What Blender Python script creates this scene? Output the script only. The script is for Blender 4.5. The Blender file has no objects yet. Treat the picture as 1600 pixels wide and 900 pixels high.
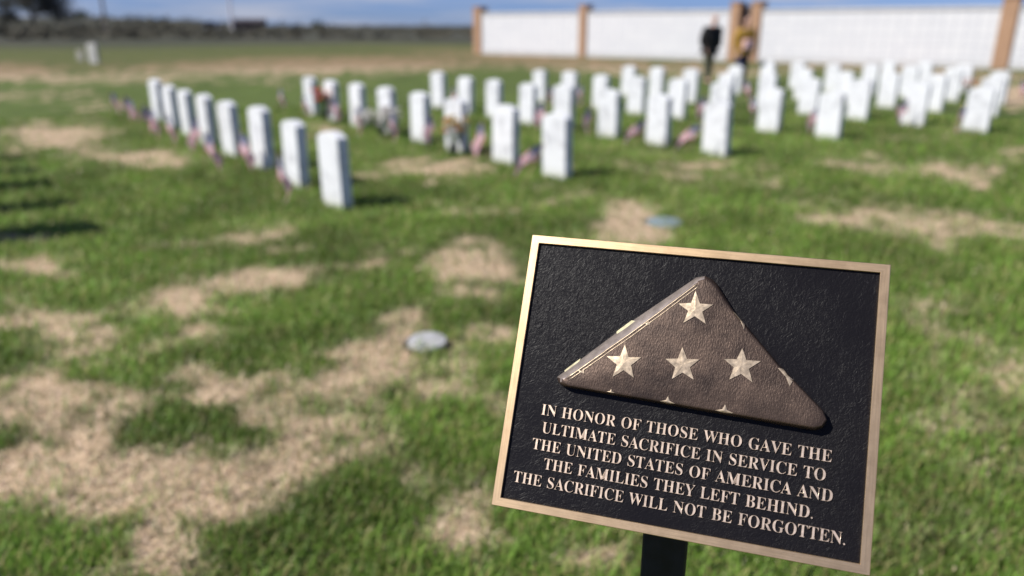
import bpy, bmesh, math, random
import numpy as np
from mathutils import Vector, Matrix

random.seed(7)
RNG = np.random.default_rng(11)
scene = bpy.context.scene
COL = scene.collection
R = math.radians

# ------------------------------------------------------------------ camera, sky, sun, exposure
CAM_H = 1.45
FPX = 1180.0                       # focal length in photo pixels (photo is 1600 x 900)
PITCH = math.atan(410.0 / FPX)     # camera looks down; horizon 410 px above the centre
cam_data = bpy.data.cameras.new("camera")
cam_data.sensor_width = 36.0
cam_data.sensor_fit = 'HORIZONTAL'
cam_data.lens = 36.0 * FPX / 1600.0
cam_data.clip_start = 0.05
cam_data.clip_end = 20000.0
cam_data.dof.use_dof = True
cam_data.dof.focus_distance = 0.805
cam_data.dof.aperture_fstop = 2.5
camera = bpy.data.objects.new("camera", cam_data)
camera.location = (0, 0, CAM_H)
camera.rotation_euler = (math.pi / 2 - PITCH, 0, 0)
COL.objects.link(camera)
scene.camera = camera

SUN_EL = R(46.0)
SUN_DIR = Vector((-0.932, -0.362, 0)).normalized() * math.cos(SUN_EL) + Vector((0, 0, math.sin(SUN_EL)))
world = bpy.data.worlds.new("World")
scene.world = world
world.use_nodes = True
wn, wl = world.node_tree.nodes, world.node_tree.links
bg = wn["Background"]
sky = wn.new("ShaderNodeTexSky")
sky.sky_type = 'NISHITA'
sky.sun_disc = False
sky.sun_elevation = SUN_EL
sky.sun_rotation = math.atan2(SUN_DIR.x, SUN_DIR.y)
sky.altitude = 600.0
sky.air_density = 1.0
sky.dust_density = 0.15
sky.ozone_density = 3.0
# thin broken cloud, laid out by sky direction
tc = wn.new("ShaderNodeTexCoord")
mp = wn.new("ShaderNodeMapping")
mp.inputs['Scale'].default_value = (2.2, 2.2, 26.0)
wl.new(tc.outputs['Generated'], mp.inputs['Vector'])
cn = wn.new("ShaderNodeTexNoise")
cn.inputs['Scale'].default_value = 2.6
cn.inputs['Detail'].default_value = 5.0
cn.inputs['Roughness'].default_value = 0.55
wl.new(mp.outputs['Vector'], cn.inputs['Vector'])
cr = wn.new("ShaderNodeValToRGB")
cr.color_ramp.elements[0].position = 0.44
cr.color_ramp.elements[0].color = (0, 0, 0, 1)
cr.color_ramp.elements[1].position = 0.68
cr.color_ramp.elements[1].color = (1, 1, 1, 1)
wl.new(cn.outputs['Fac'], cr.inputs['Fac'])
cmix = wn.new("ShaderNodeMix")
cmix.data_type = 'RGBA'
cmix.inputs[7].default_value = (6.6, 6.9, 8.2, 1)
cmul = wn.new("ShaderNodeMath")
cmul.operation = 'MULTIPLY'
cmul.inputs[1].default_value = 0.75
wl.new(cr.outputs['Color'], cmul.inputs[0])
wl.new(cmul.outputs[0], cmix.inputs[0])
SKYTINT = wn.new("ShaderNodeMix")
SKYTINT.data_type = 'RGBA'
SKYTINT.blend_type = 'MULTIPLY'
SKYTINT.inputs[0].default_value = 1.0
SKYTINT.inputs[7].default_value = (0.47, 0.66, 1.36, 1)
wl.new(sky.outputs['Color'], SKYTINT.inputs[6])
wl.new(SKYTINT.outputs[2], cmix.inputs[6])
wl.new(cmix.outputs[2], bg.inputs['Color'])
bg.inputs['Strength'].default_value = 0.052

sun_data = bpy.data.lights.new("sun", 'SUN')
sun_data.energy = 5.0
sun_data.angle = R(0.53)
sun_data.color = (1.0, 0.955, 0.88)
sun = bpy.data.objects.new("sun", sun_data)
sun.rotation_euler = (-SUN_DIR).to_track_quat('-Z', 'Y').to_euler()
COL.objects.link(sun)

scene.view_settings.view_transform = 'Standard'
scene.view_settings.look = 'None'
scene.view_settings.gamma = 1.0
scene.view_settings.use_curve_mapping = False
scene.view_settings.exposure = 0.55
scene.render.engine = 'CYCLES'
scene.cycles.use_denoising = True
scene.cycles.max_bounces = 6

# ------------------------------------------------------------------ helpers
CP, SP = math.cos(PITCH), math.sin(PITCH)

def ground_at(px, py):
    """ground point (z = 0) seen at a photo pixel, used to lay out the site plan"""
    x = (px - 800) / FPX
    v = (450 - py) / FPX
    fy, fz = CP + v * SP, -SP + v * CP
    t = CAM_H / -fz
    return Vector((x * t, fy * t, 0))

def to_pix(X, Y, Z=0.0):
    z = Y * CP + (CAM_H - Z) * SP
    v = -(CAM_H - Z) * CP + Y * SP
    z = np.where(z < 0.05, 0.05, z)
    return 800 + FPX * X / z, 450 - FPX * v / z

def smooth(a, b, x):
    t = np.clip((x - a) / (b - a), 0, 1)
    return t * t * (3 - 2 * t)

_perm = RNG.random((256, 256))
def vnoise(x, y):
    xi, yi = np.floor(x).astype(int), np.floor(y).astype(int)
    fx, fy = x - xi, y - yi
    fx = fx * fx * (3 - 2 * fx)
    fy = fy * fy * (3 - 2 * fy)
    a = _perm[xi & 255, yi & 255]
    b = _perm[(xi + 1) & 255, yi & 255]
    c = _perm[xi & 255, (yi + 1) & 255]
    d = _perm[(xi + 1) & 255, (yi + 1) & 255]
    return (a * (1 - fx) + b * fx) * (1 - fy) + (c * (1 - fx) + d * fx) * fy

def fbm(x, y, octv=4, gain=0.5):
    s, a, n = 0, 1.0, 0
    for k in range(octv):
        s = s + a * vnoise(x * 2 ** k + 17.3 * k, y * 2 ** k + 9.1 * k)
        n += a
        a *= gain
    return s / n

def srgb(r, g, b):
    def f(c):
        c = c / 255.0
        return c / 12.92 if c <= 0.04045 else ((c + 0.055) / 1.055) ** 2.4
    return (f(r), f(g), f(b), 1.0)

def mat(name, color, rough=0.6, metallic=0.0, spec=0.5, noise=None, bump=None):
    """principled material; noise=(scale, amount) varies the colour, bump=(scale, strength, distance)"""
    m = bpy.data.materials.new(name)
    m.use_nodes = True
    n, l = m.node_tree.nodes, m.node_tree.links
    b = n["Principled BSDF"]
    b.inputs['Base Color'].default_value = color if len(color) == 4 else (*color, 1)
    b.inputs['Roughness'].default_value = rough
    b.inputs['Metallic'].default_value = metallic
    b.inputs['Specular IOR Level'].default_value = spec
    if noise or bump:
        t = n.new("ShaderNodeTexCoord")
    if noise:
        nz = n.new("ShaderNodeTexNoise")
        nz.inputs['Scale'].default_value = noise[0]
        nz.inputs['Detail'].default_value = 6
        l.new(t.outputs['Object'], nz.inputs['Vector'])
        mr = n.new("ShaderNodeMapRange")
        mr.inputs['From Min'].default_value = 0.3
        mr.inputs['From Max'].default_value = 0.7
        mr.inputs['To Min'].default_value = 1 - noise[1]
        mr.inputs['To Max'].default_value = 1 + noise[1]
        l.new(nz.outputs['Fac'], mr.inputs['Value'])
        mx = n.new("ShaderNodeMix")
        mx.data_type = 'RGBA'
        mx.blend_type = 'MULTIPLY'
        mx.inputs[0].default_value = 1
        mx.inputs[6].default_value = b.inputs['Base Color'].default_value
        l.new(mr.outputs['Result'], mx.inputs[7])
        l.new(mx.outputs[2], b.inputs['Base Color'])
    if bump:
        nz2 = n.new("ShaderNodeTexNoise")
        nz2.inputs['Scale'].default_value = bump[0]
        nz2.inputs['Detail'].default_value = 4
        l.new(t.outputs['Object'], nz2.inputs['Vector'])
        bp = n.new("ShaderNodeBump")
        bp.inputs['Strength'].default_value = bump[1]
        bp.inputs['Distance'].default_value = bump[2]
        l.new(nz2.outputs['Fac'], bp.inputs['Height'])
        l.new(bp.outputs['Normal'], b.inputs['Normal'])
    return m

def mesh_obj(name, bm, m, parent=None, smooth_shade=False):
    me = bpy.data.meshes.new(name)
    bm.normal_update()
    bm.to_mesh(me)
    bm.free()
    for mm in (m if isinstance(m, (list, tuple)) else [m]):
        me.materials.append(mm)
    if smooth_shade:
        me.polygons.foreach_set("use_smooth", [True] * len(me.polygons))
    o = bpy.data.objects.new(name, me)
    COL.objects.link(o)
    if parent:
        o.parent = parent
    return o

def empty(name, loc=(0, 0, 0), rz=0.0):
    o = bpy.data.objects.new(name, None)
    o.empty_display_size = 0.1
    o.location = loc
    o.rotation_euler = (0, 0, rz)
    COL.objects.link(o)
    return o

def tag(o, label=None, cat=None, group=None, kind=None):
    if label: o["label"] = label
    if cat: o["category"] = cat
    if group: o["group"] = group
    if kind: o["kind"] = kind
    return o

def copy_tree(o, parent=None):
    c = o.copy()
    COL.objects.link(c)
    if parent:
        c.parent = parent
    for ch in list(o.children):
        copy_tree(ch, c)
    return c

def box(bm, cx, cy, cz, sx, sy, sz, rz=0.0, bevel=0.0, seg=2):
    r = bmesh.ops.create_cube(bm, size=1.0)
    vs = r['verts']
    bmesh.ops.scale(bm, vec=(sx, sy, sz), verts=vs)
    if bevel:
        es = list({e for v in vs for e in v.link_edges})
        rb = bmesh.ops.bevel(bm, geom=es, offset=bevel, segments=seg, affect='EDGES', profile=0.5)
        vs = list({v for f in rb['faces'] for v in f.verts} | {v for v in vs if v.is_valid})
    M = Matrix.Translation((cx, cy, cz)) @ Matrix.Rotation(rz, 4, 'Z')
    bmesh.ops.transform(bm, matrix=M, verts=vs)
    return vs

def tube(bm, pts, radii, n=8, cap=True):
    rings = []
    for i, p in enumerate(pts):
        p = Vector(p)
        a = Vector(pts[max(i - 1, 0)])
        b = Vector(pts[min(i + 1, len(pts) - 1)])
        d = (b - a).normalized()
        s = Vector((0, 0, 1)) if abs(d.z) < 0.9 else Vector((1, 0, 0))
        u = d.cross(s).normalized()
        v = d.cross(u).normalized()
        r = radii[i] if isinstance(radii, (list, tuple)) else radii
        rings.append([bm.verts.new(p + u * (r * math.cos(2 * math.pi * k / n)) + v * (r * math.sin(2 * math.pi * k / n))) for k in range(n)])
    for A, B in zip(rings, rings[1:]):
        for k in range(n):
            bm.faces.new((A[k], A[(k + 1) % n], B[(k + 1) % n], B[k]))
    if cap:
        bm.faces.new(rings[0])
        bm.faces.new(rings[-1][::-1])

ORD = ["front", "second", "third", "fourth", "fifth", "sixth", "seventh", "eighth", "ninth", "tenth"]

# ------------------------------------------------------------------ lawn layout: where the grass is dry
# (cx, cy, half width, half height, tilt, strength), laid out from a plan of the photograph
PATCHES = [
    (85, 212, 78, 20, 0, 1), (222, 249, 92, 11, 0, 1), (665, 263, 85, 13, 0, 1), (745, 322, 55, 11, 0, .8),
    (395, 367, 62, 17, -8, .75), (285, 386, 55, 11, -5, .6), (45, 420, 45, 16, 0, .7), (415, 443, 175, 20, -12, 1),
    (290, 472, 60, 18, -8, .8), (748, 425, 62, 38, 10, .8), (975, 352, 75, 24, 0, .95), (50, 510, 105, 40, 5, 1), (215, 548, 45, 14, 0, .5),
    (300, 532, 62, 26, -10, .85), (612, 523, 52, 20, 10, .9), (730, 530, 40, 22, 0, .8), (105, 640, 180, 50, -6, 1),
    (320, 614, 175, 32, -12, 1), (530, 592, 160, 36, -8, .95), (650, 605, 75, 36, 0, .85), (495, 682, 50, 24, 0, 1), (585, 560, 60, 30, -30, .85), (450, 655, 140, 36, 0, .6),
    (160, 745, 260, 62, -4, 1), (310, 800, 150, 90, -25, .95), (655, 765, 115, 34, 8, .8), (725, 820, 80, 34, 10, .75),
    (450, 735, 120, 46, -15, .75), (40, 800, 60, 30, 0, .4), (250, 870, 60, 25, 0, .7), (430, 770, 60, 40, 0, .5),
    (1400, 335, 165, 26, 8, .5), (1330, 345, 70, 20, 8, .8), (1500, 270, 62, 15, 10, .75), (1365, 260, 70, 12, 5, .6),
    (1105, 262, 90, 10, 0, .55), (1565, 362, 60, 14, 3, .7), (1455, 375, 45, 10, 0, .75), (1180, 290, 120, 14, 0, .3),
    (1590, 245, 40, 8, 0, .6), (1480, 500, 70, 26, 0, .3), (1540, 640, 130, 190, 10, .20), (1470, 800, 80, 110, 0, .18),
    (1540, 575, 45, 14, 15, .4), (1000, 255, 60, 12, 0, .35), (850, 300, 60, 9, 0, .5), (505, 205, 26, 10, 0, .9), (780, 860, 60, 25, 0, .35),
    (700, 680, 70, 20, 0, .35), (760, 640, 40, 20, 0, .6), (1420, 215, 70, 8, 0, .35), (880, 850, 90, 25, 10, .4),
    (130, 560, 90, 14, 0, .35), (230, 700, 120, 16, -5, .5), (30, 330, 30, 6, 0, .4), (15, 374, 32, 9, 0, 1),
    (30, 235, 60, 8, 0, .5), (1580, 150, 32, 18, 0, .85), (500, 102, 290, 13, -1, .8), (20, 112, 75, 14, 0, .75),
    (150, 122, 160, 9, 0, .55), (900, 98, 230, 12, 4, .7), (1120, 108, 90, 8, 4, .7), (350, 128, 200, 5, 0, .3),
    (60, 150, 90, 12, 0, .35), (140, 165, 60, 10, 0, .3), (1400, 108, 250, 10, 4, .6), (1520, 125, 30, 12, 0, .7), (70, 70, 60, 5, 0, .3),
]

# islands of thick green grass inside the dry areas
ISLANDS = [(185, 592, 92, 30, 5, .95), (275, 672, 92, 26, -6, .85), (402, 690, 44, 17, 0, .9), (60, 707, 52, 16, 0, .8), (20, 830, 90, 60, 0, .8),
           (200, 835, 60, 40, -30, .6), (500, 830, 190, 72, -22, 1), (690, 690, 130, 44, 0, .9), (420, 545, 160, 40, -6, .8), (130, 470, 80, 22, 0, .4)]

def lawn(X, Y):
    """returns dry fraction (0 green .. 1 straw) and lushness for ground points"""
    r = np.hypot(X, Y)
    px, py = to_pix(X, Y, 0.0)
    infront = Y > 0.6
    w1 = fbm(X * 2.1 + 40, Y * 2.1 + 40, 4, 0.6) - 0.5
    w2 = fbm(X * 2.1 + 90, Y * 2.1 + 10, 4, 0.6) - 0.5
    sc = np.clip((py - 40) / 400.0, 0.02, 1.3)
    qx = px + w1 * 150 * sc
    qy = py + w2 * 80 * sc
    d = np.zeros_like(X)
    for cx, cy, a, b, t, s in PATCHES:
        c_, s_ = math.cos(R(t)), math.sin(R(t))
        dx, dy = qx - cx, qy - cy
        u = (dx * c_ + dy * s_) / a
        v = (-dx * s_ + dy * c_) / b
        e = np.sqrt(u * u + v * v)
        d = np.maximum(d, s * smooth(1.95, 0.15, e))
    for cx, cy, a, b, t, s in ISLANDS:
        c_, s_ = math.cos(R(t)), math.sin(R(t))
        dx, dy = qx - cx, qy - cy
        e = np.sqrt(((dx * c_ + dy * s_) / a) ** 2 + ((-dx * s_ + dy * c_) / b) ** 2)
        d = d * (1 - s * smooth(1.35, 0.45, e))
    d = np.where(infront, d, 0)
    # outside the photographed wedge: similar random patches
    rnd = smooth(0.52, 0.66, fbm(X * 0.55 + 5, Y * 0.55 + 3, 4))
    out = np.clip(np.maximum(np.abs(px - 800) - 830, py - 930) / 120.0, 0, 1)
    out = np.where(infront, out, 1)
    near = smooth(60, 30, r)
    d = d * (1 - out) + rnd * out * near
    fine = fbm(X * 9 + 3, Y * 9 + 8, 4, 0.7)
    mid = fbm(X * 3.3 + 31, Y * 3.3 + 12, 3, 0.6)
    d = d + ((fine - 0.5) * 1.2 + (mid - 0.5) * 1.3) * np.clip(d * 4, 0.25, 1) * near
    d = np.clip(d, 0, 1)
    lush = np.clip(fbm(X * 1.6 + 60, Y * 1.6 + 70, 4, 0.65) * 2.4 - 0.7, 0, 1)
    return d, lush

BRONZE = (0.62, 0.44, 0.25, 1)
BR_ROUGH, BR_METAL = 0.42, 0.95
LETTER = (0.74, 0.58, 0.43, 1)
PANEL = (0.0062, 0.0056, 0.0066, 1)
FLAGC = (0.052, 0.037, 0.029, 1)
STARC = (0.46, 0.365, 0.255, 1)

# ------------------------------------------------------------------ terrain
def terrain_z(X, Y):
    r = np.hypot(X, Y)
    ang = np.degrees(np.arctan2(X, Y))
    A = np.interp(ang, [-180, -120, -60, -34, -28, -24, -19, -13, -4, 4, 60, 180],
                  [0, 0, 4.4, 4.6, 4.5, 4.2, 1.9, 0.6, -0.6, -0.8, 0, 0])
    z = A * smooth(70, 420, r) * (1 - 0.6 * smooth(600, 2500, r))
    z = z + (fbm(X * 0.9, Y * 0.9, 3) - 0.5) * 0.03 * smooth(0.5, 2.0, r) * smooth(80, 40, r)
    z = z + (fbm(X * 0.02, Y * 0.02, 3) - 0.5) * 1.6 * smooth(150, 400, r)
    return z

def build_ground():
    nr, na = 430, 560
    rad = 0.35 * (9000 / 0.35) ** (np.linspace(0, 1, nr))
    # angles: dense in front of the camera, coarse behind
    front = np.linspace(-48, 48, 440)
    back = np.linspace(48, 312, na - 440 + 2)[1:-1]
    ang = np.radians(np.concatenate([front, back]))
    AA, RR = np.meshgrid(ang, rad)
    X, Y = RR * np.sin(AA), RR * np.cos(AA)
    Z = terrain_z(X, Y)
    d, lush = lawn(X.ravel(), Y.ravel())
    verts = np.stack([X.ravel(), Y.ravel(), Z.ravel()], 1)
    n = len(verts)
    verts = np.vstack([verts, [[0, 0, 0]]])
    idx = np.arange(nr * na).reshape(nr, na)
    a, b = idx[:-1, :], np.roll(idx, -1, 1)[:-1, :]
    c, e = np.roll(idx, -1, 1)[1:, :], idx[1:, :]
    quads = np.stack([a.ravel(), e.ravel(), c.ravel(), b.ravel()], 1)
    tris = np.stack([np.full(na, n), idx[0], np.roll(idx[0], -1)], 1)
    me = bpy.data.meshes.new("ground")
    me.from_pydata(verts.tolist(), [], quads.tolist() + tris.tolist())
    me.polygons.foreach_set("use_smooth", [True] * len(me.polygons))
    for nm, val in (("dry", d), ("lush", lush)):
        at = me.attributes.new(nm, 'FLOAT', 'POINT')
        at.data.foreach_set("value", np.append(val, 0.2).astype(np.float32))
    o = bpy.data.objects.new("ground", me)
    COL.objects.link(o)
    tag(o, kind="structure")
    m = bpy.data.materials.new("lawn_soil")
    m.use_nodes = True
    N, L = m.node_tree.nodes, m.node_tree.links
    bs = N["Principled BSDF"]
    bs.inputs['Roughness'].default_value = 0.9
    bs.inputs['Specular IOR Level'].default_value = 0.15
    t = N.new("ShaderNodeTexCoord")
    ad = N.new("ShaderNodeAttribute"); ad.attribute_name = "dry"
    al = N.new("ShaderNodeAttribute"); al.attribute_name = "lush"
    def noise(scale, detail=5, rough=0.6):
        q = N.new("ShaderNodeTexNoise")
        q.inputs['Scale'].default_value = scale
        q.inputs['Detail'].default_value = detail
        q.inputs['Roughness'].default_value = rough
        L.new(t.outputs['Object'], q.inputs['Vector'])
        return q
    def mix(fac, a, b, blend='MIX'):
        q = N.new("ShaderNodeMix"); q.data_type = 'RGBA'; q.blend_type = blend
        for s, v in ((0, fac), (6, a), (7, b)):
            if isinstance(v, (int, float, tuple)):
                q.inputs[s].default_value = v
            else:
                L.new(v, q.inputs[s])
        return q.outputs[2]
    def rng(v, a, b, c=0.0, e=1.0):
        q = N.new("ShaderNodeMapRange")
        q.interpolation_type = 'SMOOTHSTEP'
        for i, x in zip((1, 2, 3, 4), (a, b, c, e)):
            q.inputs[i].default_value = x
        L.new(v, q.inputs[0])
        return q.outputs[0]
    def math_(op, a, b):
        q = N.new("ShaderNodeMath"); q.operation = op
        for s, v in ((0, a), (1, b)):
            if isinstance(v, (int, float)):
                q.inputs[s].default_value = v
            else:
                L.new(v, q.inputs[s])
        return q.outputs[0]
    n_fine, n_mid = noise(140, 4), noise(22, 5)
    green = mix(al.outputs['Fac'], GREEN_A, GREEN_B)
    green = mix(rng(n_fine.outputs['Fac'], 0.35, 0.7), green, GREEN_C)
    green = mix(rng(n_mid.outputs['Fac'], 0.38, 0.62), mix(0.35, green, (0.022, 0.036, 0.008, 1)), green)
    straw = mix(rng(n_mid.outputs['Fac'], 0.35, 0.65), STRAW_A, STRAW_B)
    straw = mix(rng(n_fine.outputs['Fac'], 0.4, 0.75), straw, STRAW_C)
    dn = math_('ADD', ad.outputs['Fac'], math_('MULTIPLY', math_('SUBTRACT', n_mid.outputs['Fac'], 0.5), 0.5))
    dfac = rng(dn, 0.1, 0.9)
    near = mix(dfac, green, straw)
    # distance zones from plain world position: mown field, then brush land
    geo = N.new("ShaderNodeNewGeometry")
    ln = N.new("ShaderNodeVectorMath"); ln.operation = 'LENGTH'
    L.new(geo.outputs['Position'], ln.inputs[0])
    nb = noise(0.05, 6, 0.65)
    nb2 = noise(0.9, 5, 0.65)
    dist = math_('ADD', ln.outputs['Value'], math_('MULTIPLY', math_('SUBTRACT', nb.outputs['Fac'], 0.5), 60))
    field = mix(rng(nb2.outputs['Fac'], 0.35, 0.65), FIELD_A, FIELD_B)
    c1 = mix(rng(ln.outputs['Value'], 24, 34), near, mix(math_('MULTIPLY', dfac, 0.9), field, STRAW_FAR))
    brush = mix(rng(nb.outputs['Fac'], 0.35, 0.65), BRUSH_A, BRUSH_B)
    brush = mix(rng(nb2.outputs['Fac'], 0.4, 0.7), brush, BRUSH_C)
    c2 = mix(rng(dist, 52, 80), c1, brush)
    L.new(c2, bs.inputs['Base Color'])
    bp = N.new("ShaderNodeBump")
    bp.inputs['Strength'].default_value = 0.8
    bp.inputs['Distance'].default_value = 0.03
    L.new(n_mid.outputs['Fac'], bp.inputs['Height'])
    L.new(bp.outputs['Normal'], bs.inputs['Normal'])
    me.materials.append(m)
    return o

GREEN_A = (0.060, 0.100, 0.016, 1)
GREEN_B = (0.105, 0.165, 0.032, 1)
GREEN_C = (0.095, 0.105, 0.035, 1)
STRAW_A = (0.42, 0.32, 0.22, 1)
STRAW_B = (0.29, 0.21, 0.13, 1)
STRAW_C = (0.50, 0.38, 0.26, 1)
STRAW_FAR = (0.225, 0.155, 0.090, 1)
FIELD_A = (0.066, 0.080, 0.022, 1)
FIELD_B = (0.100, 0.105, 0.036, 1)
BRUSH_A = (0.050, 0.050, 0.036, 1)
BRUSH_B = (0.036, 0.044, 0.024, 1)
BRUSH_C = (0.070, 0.064, 0.052, 1)
build_ground()

# ------------------------------------------------------------------ grass blades (uncountable: one object)
def build_grass():
    P = []
    for r0, r1, dens in ((0.35, 1.15, 9000), (1.15, 2.6, 15000), (2.6, 4.0, 8500), (4.0, 6.0, 4200), (6.0, 9.0, 2000), (9.0, 15.0, 700)):
        th = R(64)
        area = th * (r1 * r1 - r0 * r0)
        n = int(area * dens * 0.8)
        rr = np.sqrt(RNG.random(n) * (r1 * r1 - r0 * r0) + r0 * r0)
        aa = (RNG.random(n) * 2 - 1) * th
        P.append(np.stack([rr * np.sin(aa), rr * np.cos(aa), np.full(n, r0)], 1))
    P = np.vstack(P)
    aa = np.degrees(np.abs(np.arctan2(P[:, 0], P[:, 1])))
    P = P[RNG.random(len(P)) < smooth(64, 44, aa)]
    x, y, lod = P[:, 0], P[:, 1], P[:, 2]
    d, lush = lawn(x, y)
    n = len(x)
    # tufts: lean and height shared by neighbours
    tall = fbm(x * 4 + 11, y * 4 + 5, 3, 0.6)
    isdry = RNG.random(n) < np.clip((d - 0.06) * 1.15, 0.05, 0.86)
    keep = RNG.random(n) > np.where(isdry, 0.35, 0.0) * 1.0
    x, y, lod, d, lush, tall, isdry = [q[keep] for q in (x, y, lod, d, lush, tall, isdry)]
    n = len(x)
    print("grass blades", n)
    k = np.interp(lod, [1.1, 4, 9], [1.0, 1.35, 2.2])
    h = np.where(isdry, 0.018 + 0.022 * RNG.random(n), (0.026 + 0.04 * RNG.random(n)) * (0.55 + 0.9 * tall)) * (0.75 + 0.35 * k)
    wdt = np.where(isdry, 0.0016, 0.0021) * (0.7 + 0.6 * RNG.random(n)) * k * 1.15
    a = RNG.random(n) * 2 * np.pi
    lean = np.where(isdry, 0.7 + 1.6 * RNG.random(n), 0.25 + 0.85 * RNG.random(n))
    dx, dy = np.cos(a), np.sin(a)
    sx, sy = -dy, dx
    z0 = terrain_z(x, y) - 0.002
    V = np.zeros((n, 5, 3))
    up = 1 / np.sqrt(1 + lean ** 2)
    mx, my = x + dx * h * 0.5 * lean * up * 0.6, y + dy * h * 0.5 * lean * up * 0.6
    mz = z0 + h * 0.55 * up * 1.1
    tx, ty, tz = x + dx * h * lean * up * 1.2, y + dy * h * lean * up * 1.2, z0 + h * up * (1 - 0.12 * lean)
    tz = np.maximum(tz, z0 + 0.004)
    V[:, 0] = np.stack([x + sx * wdt, y + sy * wdt, z0], 1)
    V[:, 1] = np.stack([x - sx * wdt, y - sy * wdt, z0], 1)
    V[:, 2] = np.stack([mx - sx * wdt * .85, my - sy * wdt * .85, mz], 1)
    V[:, 3] = np.stack([mx + sx * wdt * .85, my + sy * wdt * .85, mz], 1)
    V[:, 4] = np.stack([tx, ty, tz], 1)
    base = np.arange(n)[:, None] * 5
    loops = np.concatenate([base + np.array([[0, 1, 2, 3]]), base + np.array([[3, 2, 4]])], 1).astype(np.int32)
    me = bpy.data.meshes.new("grass")
    me.vertices.add(n * 5)
    me.vertices.foreach_set("co", V.ravel().astype(np.float32))
    me.loops.add(n * 7)
    me.loops.foreach_set("vertex_index", loops.ravel())
    me.polygons.add(n * 2)
    st = (np.arange(n)[:, None] * 7 + np.array([[0, 4]])).ravel().astype(np.int32)
    me.polygons.foreach_set("loop_start", st)
    me.update(calc_edges=True)
    # each blade's own colour
    t1 = RNG.random((n, 1))
    g = np.array([[0.088, 0.168, 0.019]]) * (1 - t1) + np.array([[0.170, 0.275, 0.043]]) * t1
    yel = RNG.random((n, 1)) < 0.24
    g = np.where(yel, np.array([[0.26, 0.24, 0.09]]), g) * (0.76 + 0.62 * lush[:, None])
    s = np.array([[0.84, 0.68, 0.52]]) * (1 - t1 ** 1.5) + np.array([[0.48, 0.375, 0.27]]) * t1 ** 1.5
    clump = fbm(x * 16 + 5, y * 16 + 9, 3, .6)
    s = s * (0.52 + 1.05 * clump[:, None])
    g = g * (0.80 + 0.45 * clump[:, None])
    # every blade sits somewhere between green and straw
    f = np.clip(np.where(isdry, .62 + .75 * RNG.random(n), (d - .12) * .7 * RNG.random(n)), 0, 1)[:, None]
    c = g * (1 - f) + s * f
    c4 = np.ones((n, 5, 4), np.float32)
    c4[:, :, :3] = c[:, None, :]
    at = me.color_attributes.new("tint", 'FLOAT_COLOR', 'POINT')
    at.data.foreach_set("color", c4.ravel())
    m = bpy.data.materials.new("grass_blade")
    m.use_nodes = True
    N, L = m.node_tree.nodes, m.node_tree.links
    bs = N["Principled BSDF"]
    va = N.new("ShaderNodeAttribute"); va.attribute_name = "tint"
    L.new(va.outputs['Color'], bs.inputs['Base Color'])
    bs.inputs['Roughness'].default_value = 0.55
    bs.inputs['Specular IOR Level'].default_value = 0.3
    tr = N.new("ShaderNodeBsdfTranslucent")
    L.new(va.outputs['Color'], tr.inputs['Color'])
    ms = N.new("ShaderNodeMixShader"); ms.inputs[0].default_value = 0.35
    L.new(bs.outputs[0], ms.inputs[1]); L.new(tr.outputs[0], ms.inputs[2])
    L.new(ms.outputs[0], N["Material Output"].inputs['Surface'])
    me.materials.append(m)
    o = bpy.data.objects.new("grass", me)
    COL.objects.link(o)
    tag(o, "short lawn grass, green with straw coloured dormant patches", "grass", kind="stuff")
build_grass()

# ------------------------------------------------------------------ far background: niche walls
WALL_A = ground_at(747, 84)
WALL_B = ground_at(1560, 108)
WDIR = (WALL_B - WALL_A).normalized()
WNRM = Vector((WDIR.y, -WDIR.x, 0))
if WNRM.y > 0: WNRM = -WNRM
WROT = math.atan2(WDIR.y, WDIR.x)

def wall_s(px):
    """distance along the wall line where a photo column meets it"""
    k = (px - 800) / FPX
    # X = k * (Y*CP + CAM_H*SP)
    return (k * (WALL_A.y * CP + CAM_H * SP) - WALL_A.x) / (WDIR.x - k * WDIR.y * CP)

M_PILLAR = mat("tan_stucco", (0.31, 0.19, 0.115, 1), 0.9, noise=(3, 0.10), bump=(60, 0.3, 0.004))
M_CAP = mat("concrete_cap", (0.42, 0.42, 0.42), 0.85, noise=(4, 0.10))
M_DARK = mat("dark_gate", (0.05, 0.045, 0.05), 0.6)
def niche_mat():
    m = bpy.data.materials.new("white_marble_niches")
    m.use_nodes = True
    N, L = m.node_tree.nodes, m.node_tree.links
    b = N["Principled BSDF"]
    t = N.new("ShaderNodeTexCoord")
    mp = N.new("ShaderNodeMapping")
    mp.inputs['Rotation'].default_value = (R(90), 0, 0)
    L.new(t.outputs['Object'], mp.inputs['Vector'])
    br = N.new("ShaderNodeTexBrick")
    br.offset = 0
    br.inputs['Color1'].default_value = (0.58, 0.585, 0.59, 1)
    br.inputs['Color2'].default_value = (0.54, 0.547, 0.56, 1)
    br.inputs['Mortar'].default_value = (0.36, 0.37, 0.41, 1)
    br.inputs['Scale'].default_value = 1.0
    br.inputs['Mortar Size'].default_value = 0.012
    br.inputs['Brick Width'].default_value = 0.38
    br.inputs['Row Height'].default_value = 0.38
    L.new(mp.outputs[0], br.inputs['Vector'])
    L.new(br.outputs['Color'], b.inputs['Base Color'])
    b.inputs['Roughness'].default_value = 0.35
    return m
M_NICHE = niche_mat()

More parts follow.
